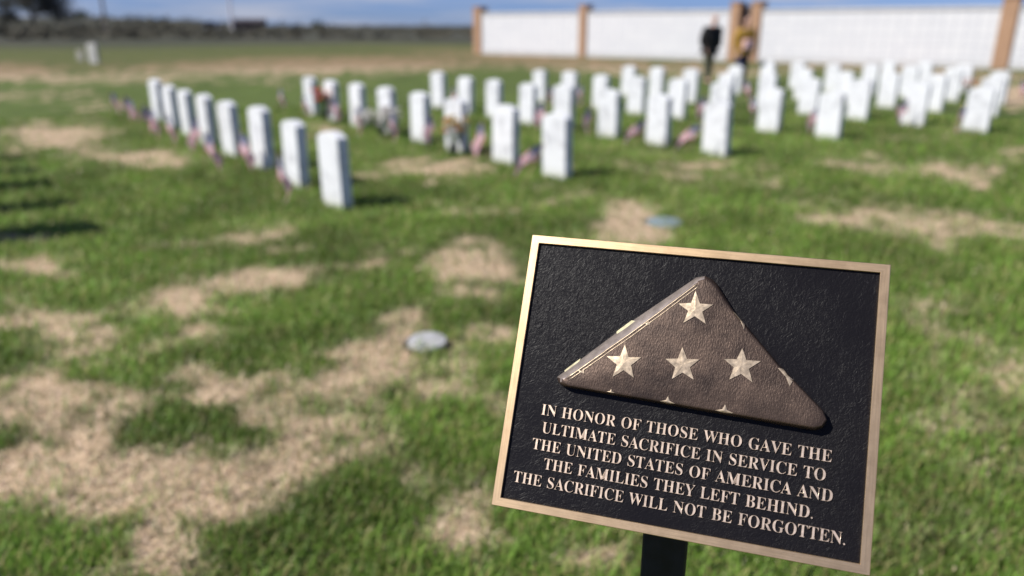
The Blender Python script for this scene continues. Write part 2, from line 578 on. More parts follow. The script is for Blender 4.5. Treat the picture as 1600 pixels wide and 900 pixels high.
def niche_wall(spans, label):
    """spans: list of ('pillar', s0, s1) / ('panel', s0, s1) along the wall line"""
    s0 = spans[0][1]
    root = empty("niche_wall", WALL_A + WDIR * s0, WROT)
    tag(root, label, "niche wall")
    for kind, a, b in spans:
        a -= s0; b -= s0
        bm = bmesh.new()
        if kind == 'pillar':
            box(bm, (a + b) / 2, 0.25, 1.17, b - a, 0.62, 2.34, bevel=0.015)
            p = mesh_obj("pillar", bm, M_PILLAR, root)
            bm = bmesh.new()
            box(bm, (a + b) / 2, 0.25, 2.375, b - a + 0.05, 0.70, 0.07, bevel=0.012)
            mesh_obj("pillar_cap", bm, M_PILLAR, p)
        elif kind == 'panel':
            box(bm, (a + b) / 2, 0.27, 1.10, b - a - 0.004, 0.46, 1.78)
            mesh_obj("niche_front", bm, M_NICHE, root)
            bm = bmesh.new()
            box(bm, (a + b) / 2, 0.27, 0.103, b - a - 0.004, 0.50, 0.206)
            mesh_obj("wall_base", bm, M_CAP, root)
            bm = bmesh.new()
            box(bm, (a + b) / 2, 0.27, 2.045, b - a - 0.004, 0.54, 0.105, bevel=0.01)
            mesh_obj("coping", bm, M_CAP, root)
    return root
S = wall_s
niche_wall([('pillar', S(741), S(752)), ('panel', S(752), S(903.5)), ('pillar', S(903.5), S(914.5)), ('panel', S(914.5), S(1135)),
            ('pillar', S(1135), S(1149.5))],
           "long white niche wall with tan pillars left of the narrow gap")
niche_wall([('pillar', S(1166.5), S(1182)), ('panel', S(1182), S(1547)), ('pillar', S(1547), S(1573)), ('panel', S(1573), S(1573) + 8.6),
            ('pillar', S(1573) + 8.6, S(1573) + 9.1)],
           "long white niche wall with tan pillars right of the narrow gap")
bm = bmesh.new()
gw = S(1166.5) - S(1149.5)
for k in range(7):
    box(bm, -gw / 2 + 0.05 + k * (gw - 0.1) / 6, 0, 1.14, 0.055, 0.03, 2.24)
for z in (0.08, 1.1, 2.2):
    box(bm, 0, 0.034, z, gw - 0.01, 0.03, 0.06)
box(bm, 0, 0.062, 1.15, gw - 0.02, 0.02, 2.0)
g = mesh_obj("gate", bm, M_DARK)
g.location = WALL_A + WDIR * (S(1149.5) + gw / 2) - WNRM * 0.35
g.rotation_euler = (0, 0, WROT)
tag(g, "dark narrow gate between the two tan pillars of the white walls", "gate")

# ------------------------------------------------------------------ headstones
U_ROW = Vector((-0.571, 0.821, 0)).normalized()      # a row runs this way, away from the camera
W_ROW = Vector((U_ROW.y, -U_ROW.x, 0))
STONE_ROT = R(48.0)       # faces look towards the sun side
def marble():
    m = mat("white_marble", (0.66, 0.67, 0.68, 1), 0.55)
    N, L = m.node_tree.nodes, m.node_tree.links
    b = N["Principled BSDF"]
    t = N.new("ShaderNodeTexCoord")
    oi = N.new("ShaderNodeObjectInfo")
    ad = N.new("ShaderNodeVectorMath"); ad.operation = 'ADD'
    L.new(t.outputs['Object'], ad.inputs[0]); L.new(oi.outputs['Location'], ad.inputs[1])
    w = N.new("ShaderNodeTexNoise")
    w.inputs['Scale'].default_value = 5; w.inputs['Detail'].default_value = 7; w.inputs['Distortion'].default_value = 1.6
    L.new(ad.outputs[0], w.inputs['Vector'])
    r = N.new("ShaderNodeValToRGB")
    r.color_ramp.elements[0].position = 0.35; r.color_ramp.elements[0].color = (0.44, 0.45, 0.465, 1)
    r.color_ramp.elements[1].position = 0.52; r.color_ramp.elements[1].color = (0.59, 0.605, 0.62, 1)
    L.new(w.outputs['Fac'], r.inputs['Fac'])
    # splashed soil stain near the ground
    sx = N.new("ShaderNodeSeparateXYZ"); L.new(t.outputs['Object'], sx.inputs[0])
    mr = N.new("ShaderNodeMapRange")
    mr.inputs[1].default_value = 0.0; mr.inputs[2].default_value = 0.12; mr.inputs[3].default_value = 0.95; mr.inputs[4].default_value = 0.0
    L.new(sx.outputs['Z'], mr.inputs[0])
    mu = N.new("ShaderNodeMath"); mu.operation = 'MULTIPLY'
    L.new(mr.outputs[0], mu.inputs[0]); L.new(w.outputs['Fac'], mu.inputs[1])
    mx = N.new("ShaderNodeMix"); mx.data_type = 'RGBA'
    mx.inputs[7].default_value = (0.33, 0.33, 0.22, 1)
    L.new(mu.outputs[0], mx.inputs[0]); L.new(r.outputs[0], mx.inputs[6])
    L.new(mx.outputs[2], b.inputs['Base Color'])
    return m
M_MARBLE = marble()
M_ENGRAVE = mat("engraved_grey", (0.30, 0.31, 0.33, 1), 0.8)

def stone_mesh(W=0.33, T=0.102, H=0.63, rise=0.045):
    """upright slab with a gently curved top and softened edges"""
    bm = bmesh.new()
    pts = [(-W / 2, -0.12), (W / 2, -0.12), (W / 2, H - rise)]
    for k in range(1, 12):
        t = k / 12
        x = W / 2 - W * t
        pts.append((x, H - rise + rise * (1 - (2 * x / W) ** 2)))
    pts.append((-W / 2, H - rise))
    f = bm.faces.new([bm.verts.new((x, -T / 2, z)) for x, z in pts])
    r = bmesh.ops.extrude_face_region(bm, geom=[f])
    bmesh.ops.translate(bm, vec=(0, T, 0), verts=[v for v in r['geom'] if isinstance(v, bmesh.types.BMVert)])
    bmesh.ops.recalc_face_normals(bm, faces=bm.faces)
    es = [e for e in bm.edges if len(e.link_faces) == 2 and e.link_faces[0].normal.angle(e.link_faces[1].normal) > 0.8]
    bmesh.ops.bevel(bm, geom=es, offset=0.006, segments=2, affect='EDGES', profile=0.5)
    return bm

proto_stone = mesh_obj("headstone", stone_mesh(), M_MARBLE)
ROWS = [  # perp offset, start along the row, spacing, number of stones
    (2.40, 6.02, 1.050, 8), (4.74, 5.98, 0.985, 8), (7.08, 6.00, 0.935, 8), (9.42, 6.05, 0.930, 8),
    (11.76, 5.25, 0.905, 9), (14.10, 6.15, 0.900, 7), (16.44, 7.05, 0.900, 7), (18.78, 8.85, 0.9, 3)]
ROWNAME = ["leftmost row", "second row from the left", "third row from the left", "fourth row from the left",
           "fifth row from the left", "sixth row from the left", "seventh row from the left", "short rightmost row"]
STONES = []
first = True
for i, (perp, a0, sp, n) in enumerate(ROWS):
    for j in range(n):
        P = U_ROW * (a0 + sp * j + random.uniform(-.03, .03)) + W_ROW * (perp + random.uniform(-.03, .03))
        o = proto_stone if first else copy_tree(proto_stone)
        first = False
        P.z = float(terrain_z(np.array([P.x]), np.array([P.y]))[0])
        o.location = P
        o.rotation_euler = (R(random.uniform(-1.0, 1.0)), R(random.uniform(-1.0, 1.0)), -STONE_ROT + R(random.uniform(-3, 3)))
        s = random.uniform(.97, 1.04)
        o.scale = (1, 1, s)
        nm = ORD[j] if j < n - 1 else "last"
        if j == 0: nm = "front"
        desc = {"front": "front headstone", "last": "farthest headstone"}.get(nm, nm + " headstone from the front")
        tag(o, "upright white marble headstone, %s in the %s" % (desc, ROWNAME[i]), "headstone", "upright white headstones in rows")
        STONES.append((i, j, o, desc))
# unseen stand-ins added left of the frame, widened and stretched for the shadows they cast
for j in range(5):
    q = ground_at([-72, -84, -94, -104, -112][j], [376, 333, 300, 276, 254][j])
    o = copy_tree(proto_stone)
    o.location = q
    o.rotation_euler = (0, 0, -STONE_ROT)
    o.scale = ([1.5, 1.15, 1.05, 1.0, 1.0][j], 1.1, 1.5)
    tag(o, "tall unseen stand-in headstone added past the left edge for its shadow, %s" %
        ["nearest", "second nearest", "third nearest", "fourth nearest", "farthest"][j], "headstone", "upright white headstones in rows")
M_GREYSTONE = mat("greyed_stone", (0.36, 0.36, 0.34, 1), 0.9, noise=(6, .2))
# lone markers on the field behind
q = ground_at(148, 99)
o = copy_tree(proto_stone); o.location = q; o.scale = (1.35, 1.3, 1.25); o.rotation_euler = (0, 0, R(-18))
o.data = o.data.copy(); o.data.materials[0] = M_GREYSTONE
tag(o, "lone white marker standing by itself on the far green field at left", "headstone")
q = ground_at(127, 95)
o = copy_tree(proto_stone); o.location = q; o.scale = (0.9, 1.0, 0.7); o.rotation_euler = (0, 0, R(-15))
o.data = o.data.copy(); o.data.materials[0] = mat("weathered_stone", (0.30, 0.29, 0.25, 1), 0.9, noise=(6, .2))
tag(o, "short weathered grey marker beside the lone white one on the far field", "headstone")

# ------------------------------------------------------------------ little flags on sticks
def flag_mat():
    m = bpy.data.materials.new("flag_cloth")
    m.use_nodes = True
    N, L = m.node_tree.nodes, m.node_tree.links
    b = N["Principled BSDF"]; b.inputs['Roughness'].default_value = 0.8
    uv = N.new("ShaderNodeUVMap"); uv.uv_map = "UVMap"
    sx = N.new("ShaderNodeSeparateXYZ"); L.new(uv.outputs[0], sx.inputs[0])
    def M(op, a, c=None):
        q = N.new("ShaderNodeMath"); q.operation = op
        for k, v in enumerate((a, c)):
            if v is None: continue
            if isinstance(v, (int, float)): q.inputs[k].default_value = v
            else: L.new(v, q.inputs[k])
        return q.outputs[0]
    def mix(f, a, c):
        q = N.new("ShaderNodeMix"); q.data_type = 'RGBA'
        L.new(f, q.inputs[0])
        for s, v in ((6, a), (7, c)):
            if isinstance(v, tuple): q.inputs[s].default_value = v
            else: L.new(v, q.inputs[s])
        return q.outputs[2]
    stripe = M('GREATER_THAN', M('FRACT', M('MULTIPLY', sx.outputs[1], 6.5)), 0.5)
    col = mix(stripe, (0.60, 0.10, 0.15, 1), (0.80, 0.78, 0.78, 1))
    can = M('MULTIPLY', M('LESS_THAN', sx.outputs[0], 0.4), M('GREATER_THAN', sx.outputs[1], 0.4615))
    # rows of small white stars as dots
    fu = M('SUBTRACT', M('FRACT', M('MULTIPLY', sx.outputs[0], 15.0)), 0.5)
    fv = M('SUBTRACT', M('FRACT', M('MULTIPLY', sx.outputs[1], 9.3)), 0.5)
    dot = M('LESS_THAN', M('ADD', M('MULTIPLY', fu, fu), M('MULTIPLY', fv, fv)), 0.06)
    cc = mix(dot, (0.05, 0.06, 0.19, 1), (0.8, 0.8, 0.8, 1))
    col = mix(can, col, cc)
    L.new(col, b.inputs['Base Color'])
    tr = N.new("ShaderNodeBsdfTranslucent"); L.new(col, tr.inputs['Color'])
    ms = N.new("ShaderNodeMixShader"); ms.inputs[0].default_value = 0.4
    L.new(b.outputs[0], ms.inputs[1]); L.new(tr.outputs[0], ms.inputs[2])
    L.new(ms.outputs[0], N["Material Output"].inputs['Surface'])
    return m
M_FLAG = flag_mat()
M_STICK = mat("wooden_stick", (0.32, 0.22, 0.12, 1), 0.7)
M_GOLD = mat("gilt_tip", (0.6, 0.42, 0.12, 1), 0.35, metallic=0.8)

def flag_proto(droop, wave, ph):
    root = empty("stick_flag")
    bm = bmesh.new()
    tube(bm, [(0, 0, -0.05), (0, 0, 0.46)], 0.0045, 6)
    st = mesh_obj("stick", bm, M_STICK, root)
    bm = bmesh.new()
    bmesh.ops.create_uvsphere(bm, u_segments=8, v_segments=6, radius=0.010)
    bmesh.ops.translate(bm, vec=(0, 0, 0.467), verts=bm.verts)
    mesh_obj("tip", bm, M_GOLD, st)
    nu, nv = 18, 10
    Wf, Hf = 0.30, 0.20
    bm = bmesh.new()
    uvl = bm.loops.layers.uv.new("UVMap")
    g = {}
    for a in range(nu + 1):
        for b in range(nv + 1):
            u, v = a / nu, b / nv
            th = R(droop) * (1 - math.exp(-u * 3.0))
            x = 0.006 + u * Wf * math.cos(th)
            z = 0.45 - (1 - v) * Hf - u * Wf * math.sin(th)
            y = wave * u * math.sin(5.5 * u + 1.8 * (1 - v) + ph)
            x *= 1 - 0.25 * (1 - v) * u
            g[a, b] = bm.verts.new((x, y, z))
    for a in range(nu):
        for b in range(nv):
            f = bm.faces.new((g[a, b], g[a + 1, b], g[a + 1, b + 1], g[a, b + 1]))
            for lp, (p, q) in zip(f.loops, ((a, b), (a + 1, b), (a + 1, b + 1), (a, b + 1))):
                lp[uvl].uv = (p / nu, q / nv)
    mesh_obj("cloth", bm, M_FLAG, root, True)
    return root
PROTOS = [flag_proto(62, 0.035, 0.3), flag_proto(58, 0.05, 1.7), flag_proto(72, 0.06, 2.9)]
used_proto = [False] * 3
# photo column and row of the cloth's middle, how it hangs, and which way it blows
FLAGS = [(190, 163, 2, 1), (203, 170, 1, 1), (219, 175, 2, 1), (236, 188, 1, 1), (248, 194, 2, 1), (276, 205, 2, 1), (306, 212, 1, -1), (338, 236, 1, 1),
         (386, 237, 1, 1), (452, 278, 2, 1), (447, 155, 2, 1), (487, 167, 2, 1), (526, 172, 1, 1), (563, 189, 2, 1), (619, 197, 2, 1),
         (673, 203, 1, -1), (748, 220, 1, -1), (820, 237, 0, -1), (703, 154, 2, -1), (863, 150, 2, 1), (842, 181, 1, -1), (911, 150, 2, 1),
         (914, 190, 1, -1), (986, 197, 0, -1), (1068, 204, 0, -1), (1092, 170, 1, -1), (1171, 142, 1, 1), (1179, 173, 2, 1),
         (1266, 187, 1, -1), (1403, 176, 1, -1), (1500, 186, 2, 1), (1596, 140, 1, 1), (1598, 193, 2, -1)]
seen = {}
for (px, py, kind, side) in FLAGS:
    yf = (py - 0.20 * 40) / 0.80 if kind == 0 else (py - 0.14 * 40) / 0.86
    q = ground_at(px - side * (9 + 0.03 * (yf - 40)) * (0 if kind == 0 else 1), yf)
    if used_proto[kind]:
        o = copy_tree(PROTOS[kind])
    else:
        o = PROTOS[kind]; used_proto[kind] = True
    q.z = 0
    o.location = q
    tilt = R(random.uniform(4, 16)) * (1 if kind else 2.0)
    if kind == 0:
        o.rotation_euler = (R(random.uniform(-4, 4)), R(-26), R(180 + random.uniform(-14, 14)))
    else:
        base = 0 if side > 0 else 180
        o.rotation_euler = (R(random.uniform(-6, 6)), tilt, R(base + random.uniform(-35, 35)))
    o.scale = (1, 1, 0.92)
    # name it by the nearest stone
    i, j, st, desc = min(STONES, key=lambda s: (s[2].location - q).length)
    rel = "left of" if to_pix(st.location.x, st.location.y)[0] > px else "right of"
    key = (i, j, rel)
    seen[key] = seen.get(key, 0) + 1
    extra = "" if seen[key] == 1 else ["outer ", "outermost ", "endmost "][seen[key] - 2]
    tag(o, "%sstriped stick flag %s the %s, %s" % (extra, rel, desc, ROWNAME[i].replace("from the left", "from left")), "flag", "small stick flags by the graves")

# ------------------------------------------------------------------ grave flowers
M_STEM = mat("stem_green", (0.05, 0.12, 0.03, 1), 0.6)
M_VASE = mat("dark_vase", (0.02, 0.02, 0.03, 1), 0.4)
def petal_cluster(bm, c, r):
    """a bloom: rings of small curved petals"""
    for ring, (cnt, tilt, ln) in enumerate(((6, 0.25, 1.0), (5, 0.75, .8), (3, 1.2, .55))):
        for k in range(cnt):
            a = 2 * math.pi * (k + ring * .5) / cnt + random.uniform(-.2, .2)
            d = Vector((math.cos(a) * math.cos(tilt), math.sin(a) * math.cos(tilt), math.sin(tilt)))
            s = Vector((-math.sin(a), math.cos(a), 0))
            p0, p1 = c, c + d * r * ln
            pm = c + d * r * ln * .55 + Vector((0, 0, r * .12))
            v = [bm.verts.new(p0), bm.verts.new(pm - s * r * .36), bm.verts.new(p1), bm.verts.new(pm + s * r * .36)]
            bm.faces.new(v)
def bouquet(px, py, cols, label, n=14, spread=0.17, hgt=0.30, vase=True):
    root = empty("bouquet", ground_at(px, py))
    tag(root, label, "flowers", "flowers laid at the graves")
    if vase:
        bm = bmesh.new()
        tube(bm, [(0, 0, -0.02), (0, 0, 0.05), (0, 0, 0.13)], [0.028, 0.04, 0.052], 12)
        mesh_obj("vase", bm, M_VASE, root)
    bs = bmesh.new()
    heads = []
    for k in range(n):
        a, rr = random.uniform(0, 6.28), spread * math.sqrt(random.random())
        p = Vector((rr * math.cos(a), rr * math.sin(a), hgt * random.uniform(.55, 1.05)))
        heads.append(p)
        tube(bs, [(0, 0, 0.05), p * 0.5 + Vector((0, 0, .05)), p], 0.003, 4, cap=False)
        for _ in range(3):
            b = p * random.uniform(.5, .9)
            d = Vector((random.uniform(-1, 1), random.uniform(-1, 1), random.uniform(-.2, .8))).normalized() * 0.06
            s = d.cross(Vector((0, 0, 1))).normalized() * 0.012
            bs.faces.new([bs.verts.new(b), bs.verts.new(b + d * .5 + s), bs.verts.new(b + d), bs.verts.new(b + d * .5 - s)])
    mesh_obj("stems", bs, M_STEM, root)
    for ci, (nm, c) in enumerate(cols):
        pm_ = mat("petals_" + nm, (*c, 1), 0.6)
        for k, p in enumerate(heads):
            if k % len(cols) == ci:
                bm = bmesh.new()
                petal_cluster(bm, p, random.uniform(.055, .08))
                mesh_obj("bloom", bm, pm_, root)
    return root
bouquet(508, 188, [("red_blooms", (.62, .10, .05)), ("orange_blooms", (.75, .22, .06)), ("pink_blooms", (.70, .25, .30))],
        "red and orange flowers in a dark vase between two farthest second row stones", 24, .20, .48)
bouquet(596, 214, [("white_blooms", (.72, .70, .66)), ("grey_blooms", (.50, .47, .46))],
        "wide bunch of white flowers before a headstone of the second row", 40, .30, .36)
bouquet(709, 243, [("cream_blooms", (.62, .52, .30)), ("yellow_blooms", (.66, .50, .16)), ("rust_blooms", (.48, .16, .09))],
        "cream and rust coloured flowers left of the third headstone of the second row", 22, .17, .42)
bouquet(1509, 147, [("orange_blooms", (.66, .24, .12)), ("red_blooms", (.45, .09, .09))],
        "small orange flowers on the grass behind the fifth row's front headstone", 10, .18, .30)

# ------------------------------------------------------------------ round covers set flush in the lawn
def flat_cover(px, py, r, color, label, tilt):
    root = empty("flat_cover", ground_at(px, py))
    tag(root, label, "ground cover plate")
    bm = bmesh.new()
    n = 40
    prof = [(r, -0.03), (r, 0.022), (r * .96, 0.028), (r * .6, 0.032), (r * .06, 0.034)]
    rings = [[bm.verts.new((q * math.cos(2 * math.pi * k / n), q * math.sin(2 * math.pi * k / n), z)) for k in range(n)] for q, z in prof]
    for A, B in zip(rings, rings[1:]):
        for k in range(n):
            bm.faces.new((A[k], A[(k + 1) % n], B[(k + 1) % n], B[k]))
    bm.faces.new(rings[-1])
    mesh_obj("lid", bm, mat("cast_lid", color, 0.6, noise=(25, .14), bump=(90, .4, .003)), root, False)
    bm = bmesh.new()
    rg = random.Random(int(px))
    n = 48
    inn = [bm.verts.new((r * .97 * math.cos(2 * math.pi * k / n), r * .97 * math.sin(2 * math.pi * k / n), .004)) for k in range(n)]
    out = []
    for k in range(n):
        a = 2 * math.pi * k / n
        q = r * (1.10 + .16 * max(0, math.cos(a - 2.2)) + rg.uniform(-.03, .05))  # soil ring, wider at far left: the shadow there is put into its shape
        out.append(bm.verts.new((q * math.cos(a), q * math.sin(a), .012 + rg.uniform(0, .006))))
    low = [bm.verts.new((v.co.x * 1.12, v.co.y * 1.12, -.01)) for v in out]
    for A, B in ((inn, out), (out, low)):
        for k in range(n):
            bm.faces.new((A[k], A[(k + 1) % n], B[(k + 1) % n], B[k]))
    mesh_obj("soil_shade_collar", bm, mat("soil_and_shade", (.085, .068, .045, 1), .95, noise=(60, .4), bump=(120, .8, .006)), root)
    root.rotation_euler = (R(tilt), 0, R(15))
flat_cover(668, 539, 0.093, (0.33, 0.33, 0.33, 1), "pale grey round cover flush in the lawn on a dry patch", 3)
flat_cover(1038, 351, 0.135, (0.16, 0.21, 0.23, 1), "blue grey round cover in the lawn above the plaque", 2)

# ------------------------------------------------------------------ two people by the far wall
def skin_mesh(name, pts, edges, m, parent, sub=2, root=0):
    """one continuous surface grown round a skeleton: pts = (x, y, z, rx, ry)"""
    me = bpy.data.meshes.new(name)
    me.from_pydata([p[:3] for p in pts], edges, [])
    o = bpy.data.objects.new(name, me)
    COL.objects.link(o)
    sk = o.modifiers.new("skin", 'SKIN')
    sk.use_smooth_shade = True
    for k, p in enumerate(pts):
        me.skin_vertices[0].data[k].radius = (p[3], p[4] if len(p) > 4 else p[3])
        me.skin_vertices[0].data[k].use_root = (k == root)
    ss = o.modifiers.new("sub", 'SUBSURF'); ss.levels = sub; ss.render_levels = sub
    dg = bpy.context.evaluated_depsgraph_get()
    nm = bpy.data.meshes.new_from_object(o.evaluated_get(dg))
    nm.name = name
    bpy.data.objects.remove(o)
    nm.materials.clear(); nm.materials.append(m)
    nm.polygons.foreach_set("use_smooth", [True] * len(nm.polygons))
    o = bpy.data.objects.new(name, nm)
    COL.objects.link(o)
    o.parent = parent
    return o

def hand_chain(pts, edges, wrist, d, side):
    """palm and five bent fingers at the end of an arm hanging along d"""
    w = Vector(pts[wrist][:3])
    d = d.normalized()
    across = Vector((0, 1, 0))
    palm = w + d * 0.065
    pts.append((*palm, .030, .018)); pi = len(pts) - 1
    edges.append((wrist, pi))
    for k, ln in enumerate((.066, .078, .072, .056)):
        b = palm + across * (0.027 - 0.018 * k) + d * 0.02
        c = b + d * ln * .55 + Vector((-side * .010, 0, 0))
        e = c + d * ln * .42 + Vector((-side * .022, 0, 0))
        i0 = len(pts)
        pts += [(*b, .0095), (*c, .0085), (*e, .007)]
        edges += [(pi, i0), (i0, i0 + 1), (i0 + 1, i0 + 2)]
    b = w + d * .03 + across * .034
    e = b + d * .045 + across * .012
    i0 = len(pts)
    pts += [(*b, .011), (*e, .009)]
    edges += [(pi, i0), (i0, i0 + 1)]

def person(px, py, height, rz, coat, trouser, hair, label, coat_long=0.0, lean=0.0, bag=None, legs=0.0, bulk=1.0):
    q = ground_at(px, py)
    q.z = float(terrain_z(np.array([q.x]), np.array([q.y]))[0])
    root = empty("person", q, rz)
    s = height / 1.75
    root.scale = (s, s, s)
    tag(root, label, "person")
    L = lambda z: -lean * max(0, z - 0.9)      # leaning forward is -y
    sk = mat("skin", (0.45, 0.27, 0.20, 1), 0.55)
    mc = mat("coat_cloth", (*coat, 1), 0.9, noise=(30, .15))
    mt = mat("trouser_cloth", (*trouser, 1), 0.9, noise=(30, .15))
    mh = mat("hair", (*hair, 1), 0.6)
    ms = mat("shoe_leather", (0.025, 0.022, 0.02, 1), 0.5)
    # body: pelvis, spine, neck, head; arms with hands; legs
    P = [(0, 0, .95, .145, .10), (0, L(1.15), 1.15, .13, .095), (0, L(1.35), 1.35, .155, .10), (0, L(1.46), 1.46, .06, .06),
         (0, L(1.53) - .01, 1.53, .055, .055), (0, L(1.60) - .02, 1.60, .072, .085), (0, L(1.67) - .015, 1.67, .075, .092), (0, L(1.73), 1.73, .05, .062)]
    E = [(0, 1), (1, 2), (2, 3), (3, 4), (4, 5), (5, 6), (6, 7)]
    for sd in (-1, 1):
        i = len(P)
        P += [(sd * .17, L(1.40), 1.40, .055), (sd * .22, L(1.13) + .02, 1.13, .043), (sd * .20, L(.93) - .07, .93, .034), (sd * .195, L(.88) - .10, .875, .026)]
        E += [(2, i), (i, i + 1), (i + 1, i + 2), (i + 2, i + 3)]
        hand_chain(P, E, i + 3, Vector((0, -.35, -1)), sd)
        i = len(P)
        st = legs * sd
        P += [(sd * .095, 0, .86, .085), (sd * .10, st * .5 - .01, .50, .058), (sd * .10, st, .10, .038), (sd * .105, st - .10, .045, .036, .03)]
        E += [(0, i), (i, i + 1), (i + 1, i + 2), (i + 2, i + 3)]
    body = skin_mesh("body", P, E, sk, root)
    # face: nose and eyes belong to the body's head
    hz, hy = 1.635, L(1.635) - .105
    bm = bmesh.new()
    tube(bm, [(0, hy + .004, hz + .02), (0, hy - .018, hz - .015), (0, hy + .004, hz - .024)], [.006, .012, .008], 6)
    mesh_obj("nose", bm, sk, root, True)
    for sd in (-1, 1):
        bm = bmesh.new()
        bmesh.ops.create_uvsphere(bm, u_segments=8, v_segments=6, radius=.010)
        bmesh.ops.translate(bm, vec=(sd * .030, hy + .012, hz + .018), verts=bm.verts)
        mesh_obj("eye", bm, ms, root, True)
    # coat: torso, sleeves, skirt
    P = [(0, 0, .93 - coat_long * .5, .175, .135), (0, 0, .98, .172, .128), (0, L(1.16), 1.16, .162, .122), (0, L(1.34), 1.34, .182, .125), (0, L(1.45), 1.45, .085, .085)]
    E = [(0, 1), (1, 2), (2, 3), (3, 4)]
    if coat_long:
        P.append((0, .01, .93 - coat_long, .185, .15)); E.append((0, 5))
    for sd in (-1, 1):
        i = len(P)
        P += [(sd * .185, L(1.40), 1.39, .075), (sd * .235, L(1.13) + .02, 1.13, .063), (sd * .205, L(.93) - .07, .92, .050)]
        E += [(3, i), (i, i + 1), (i + 1, i + 2)]
    P = [(p[0] * (bulk if abs(p[0]) > .1 else 1),) + tuple(p[1:3]) + tuple(q * bulk for q in p[3:]) for p in P]
    skin_mesh("coat", P, E, mc, root, root=1)
    P = [(0, 0, .96, .155, .115)]
    E = []
    for sd in (-1, 1):
        st = legs * sd
        i = len(P)
        P += [(sd * .098, 0, .84, .10), (sd * .102, st * .5 - .01, .50, .075), (sd * .102, st, .10, .060)]
        E += [(0, i), (i, i + 1), (i + 1, i + 2)]
    skin_mesh("trousers", P, E, mt, root)
    for sd in (-1, 1):
        st = legs * sd
        skin_mesh("shoe", [(sd * .103, st + .04, .045, .045, .04), (sd * .105, st - .07, .04, .045, .035), (sd * .108, st - .17, .03, .040, .026)],
                  [(0, 1), (1, 2)], ms, root, 1)
    skin_mesh("hair", [(0, L(1.62) + .035, 1.60, .070, .060), (0, L(1.68) + .02, 1.685, .084, .092), (0, L(1.73), 1.745, .06, .07)], [(0, 1), (1, 2)], mh, root)
    if bag:
        bm = bmesh.new()
        box(bm, 0, -.20, 1.06, .26, .14, .24, bevel=.03)
        b = mesh_obj("bag", bm, mat("bag_cloth", (*bag, 1), .8))
        b.location = q; b.rotation_euler = (0, 0, rz); b.scale = (s, s, s)
        tag(b, "pinkish bundle held in front by the person in the mustard jacket", "bundle")
    return root
person(1104, 131, 1.72, R(28), (0.008, 0.008, 0.010), (0.085, 0.085, 0.055), (0.46, 0.40, 0.38),
       "grey haired person in a long black coat standing by the white wall", coat_long=.22, lean=.16, legs=.08, bulk=1.28)
person(1156, 135, 1.66, R(15), (0.34, 0.20, 0.03), (0.012, 0.018, 0.06), (0.04, 0.03, 0.025),
       "person in a mustard jacket and navy jeans in front of the wall gap", lean=.10, bag=(0.55, 0.36, 0.36), legs=.06, bulk=1.15)

# ------------------------------------------------------------------ far trees, poles, car, barn
def on_terrain(px, r):
    k = (px - 800) / FPX
    Y = r
    for _ in range(4):
        X = k * (Y * CP + CAM_H * SP)
        Y = math.sqrt(max(r * r - X * X, 1))
    z = float(terrain_z(np.array([X]), np.array([Y]))[0])
    return Vector((X, Y, z))

M_BARK = mat("bark", (0.045, 0.040, 0.036, 1), 0.95, noise=(2, .25))
def leaf_mat(name, a, b):
    m = mat(name, a, 0.8, spec=.2)
    N, L = m.node_tree.nodes, m.node_tree.links
    t = N.new("ShaderNodeTexCoord")
    nz = N.new("ShaderNodeTexNoise"); nz.inputs['Scale'].default_value = 0.7; nz.inputs['Detail'].default_value = 3
    L.new(t.outputs['Object'], nz.inputs['Vector'])
    r = N.new("ShaderNodeValToRGB")
    r.color_ramp.elements[0].position = .35; r.color_ramp.elements[0].color = a
    r.color_ramp.elements[1].position = .65; r.color_ramp.elements[1].color = b
    L.new(nz.outputs['Fac'], r.inputs['Fac']); L.new(r.outputs[0], N["Principled BSDF"].inputs['Base Color'])
    return m
M_LEAF = leaf_mat("dark_foliage", (0.048, 0.050, 0.042, 1), (0.085, 0.086, 0.068, 1))
M_SHRUB = leaf_mat("shrub_foliage", (0.022, 0.032, 0.018, 1), (0.045, 0.060, 0.03, 1))

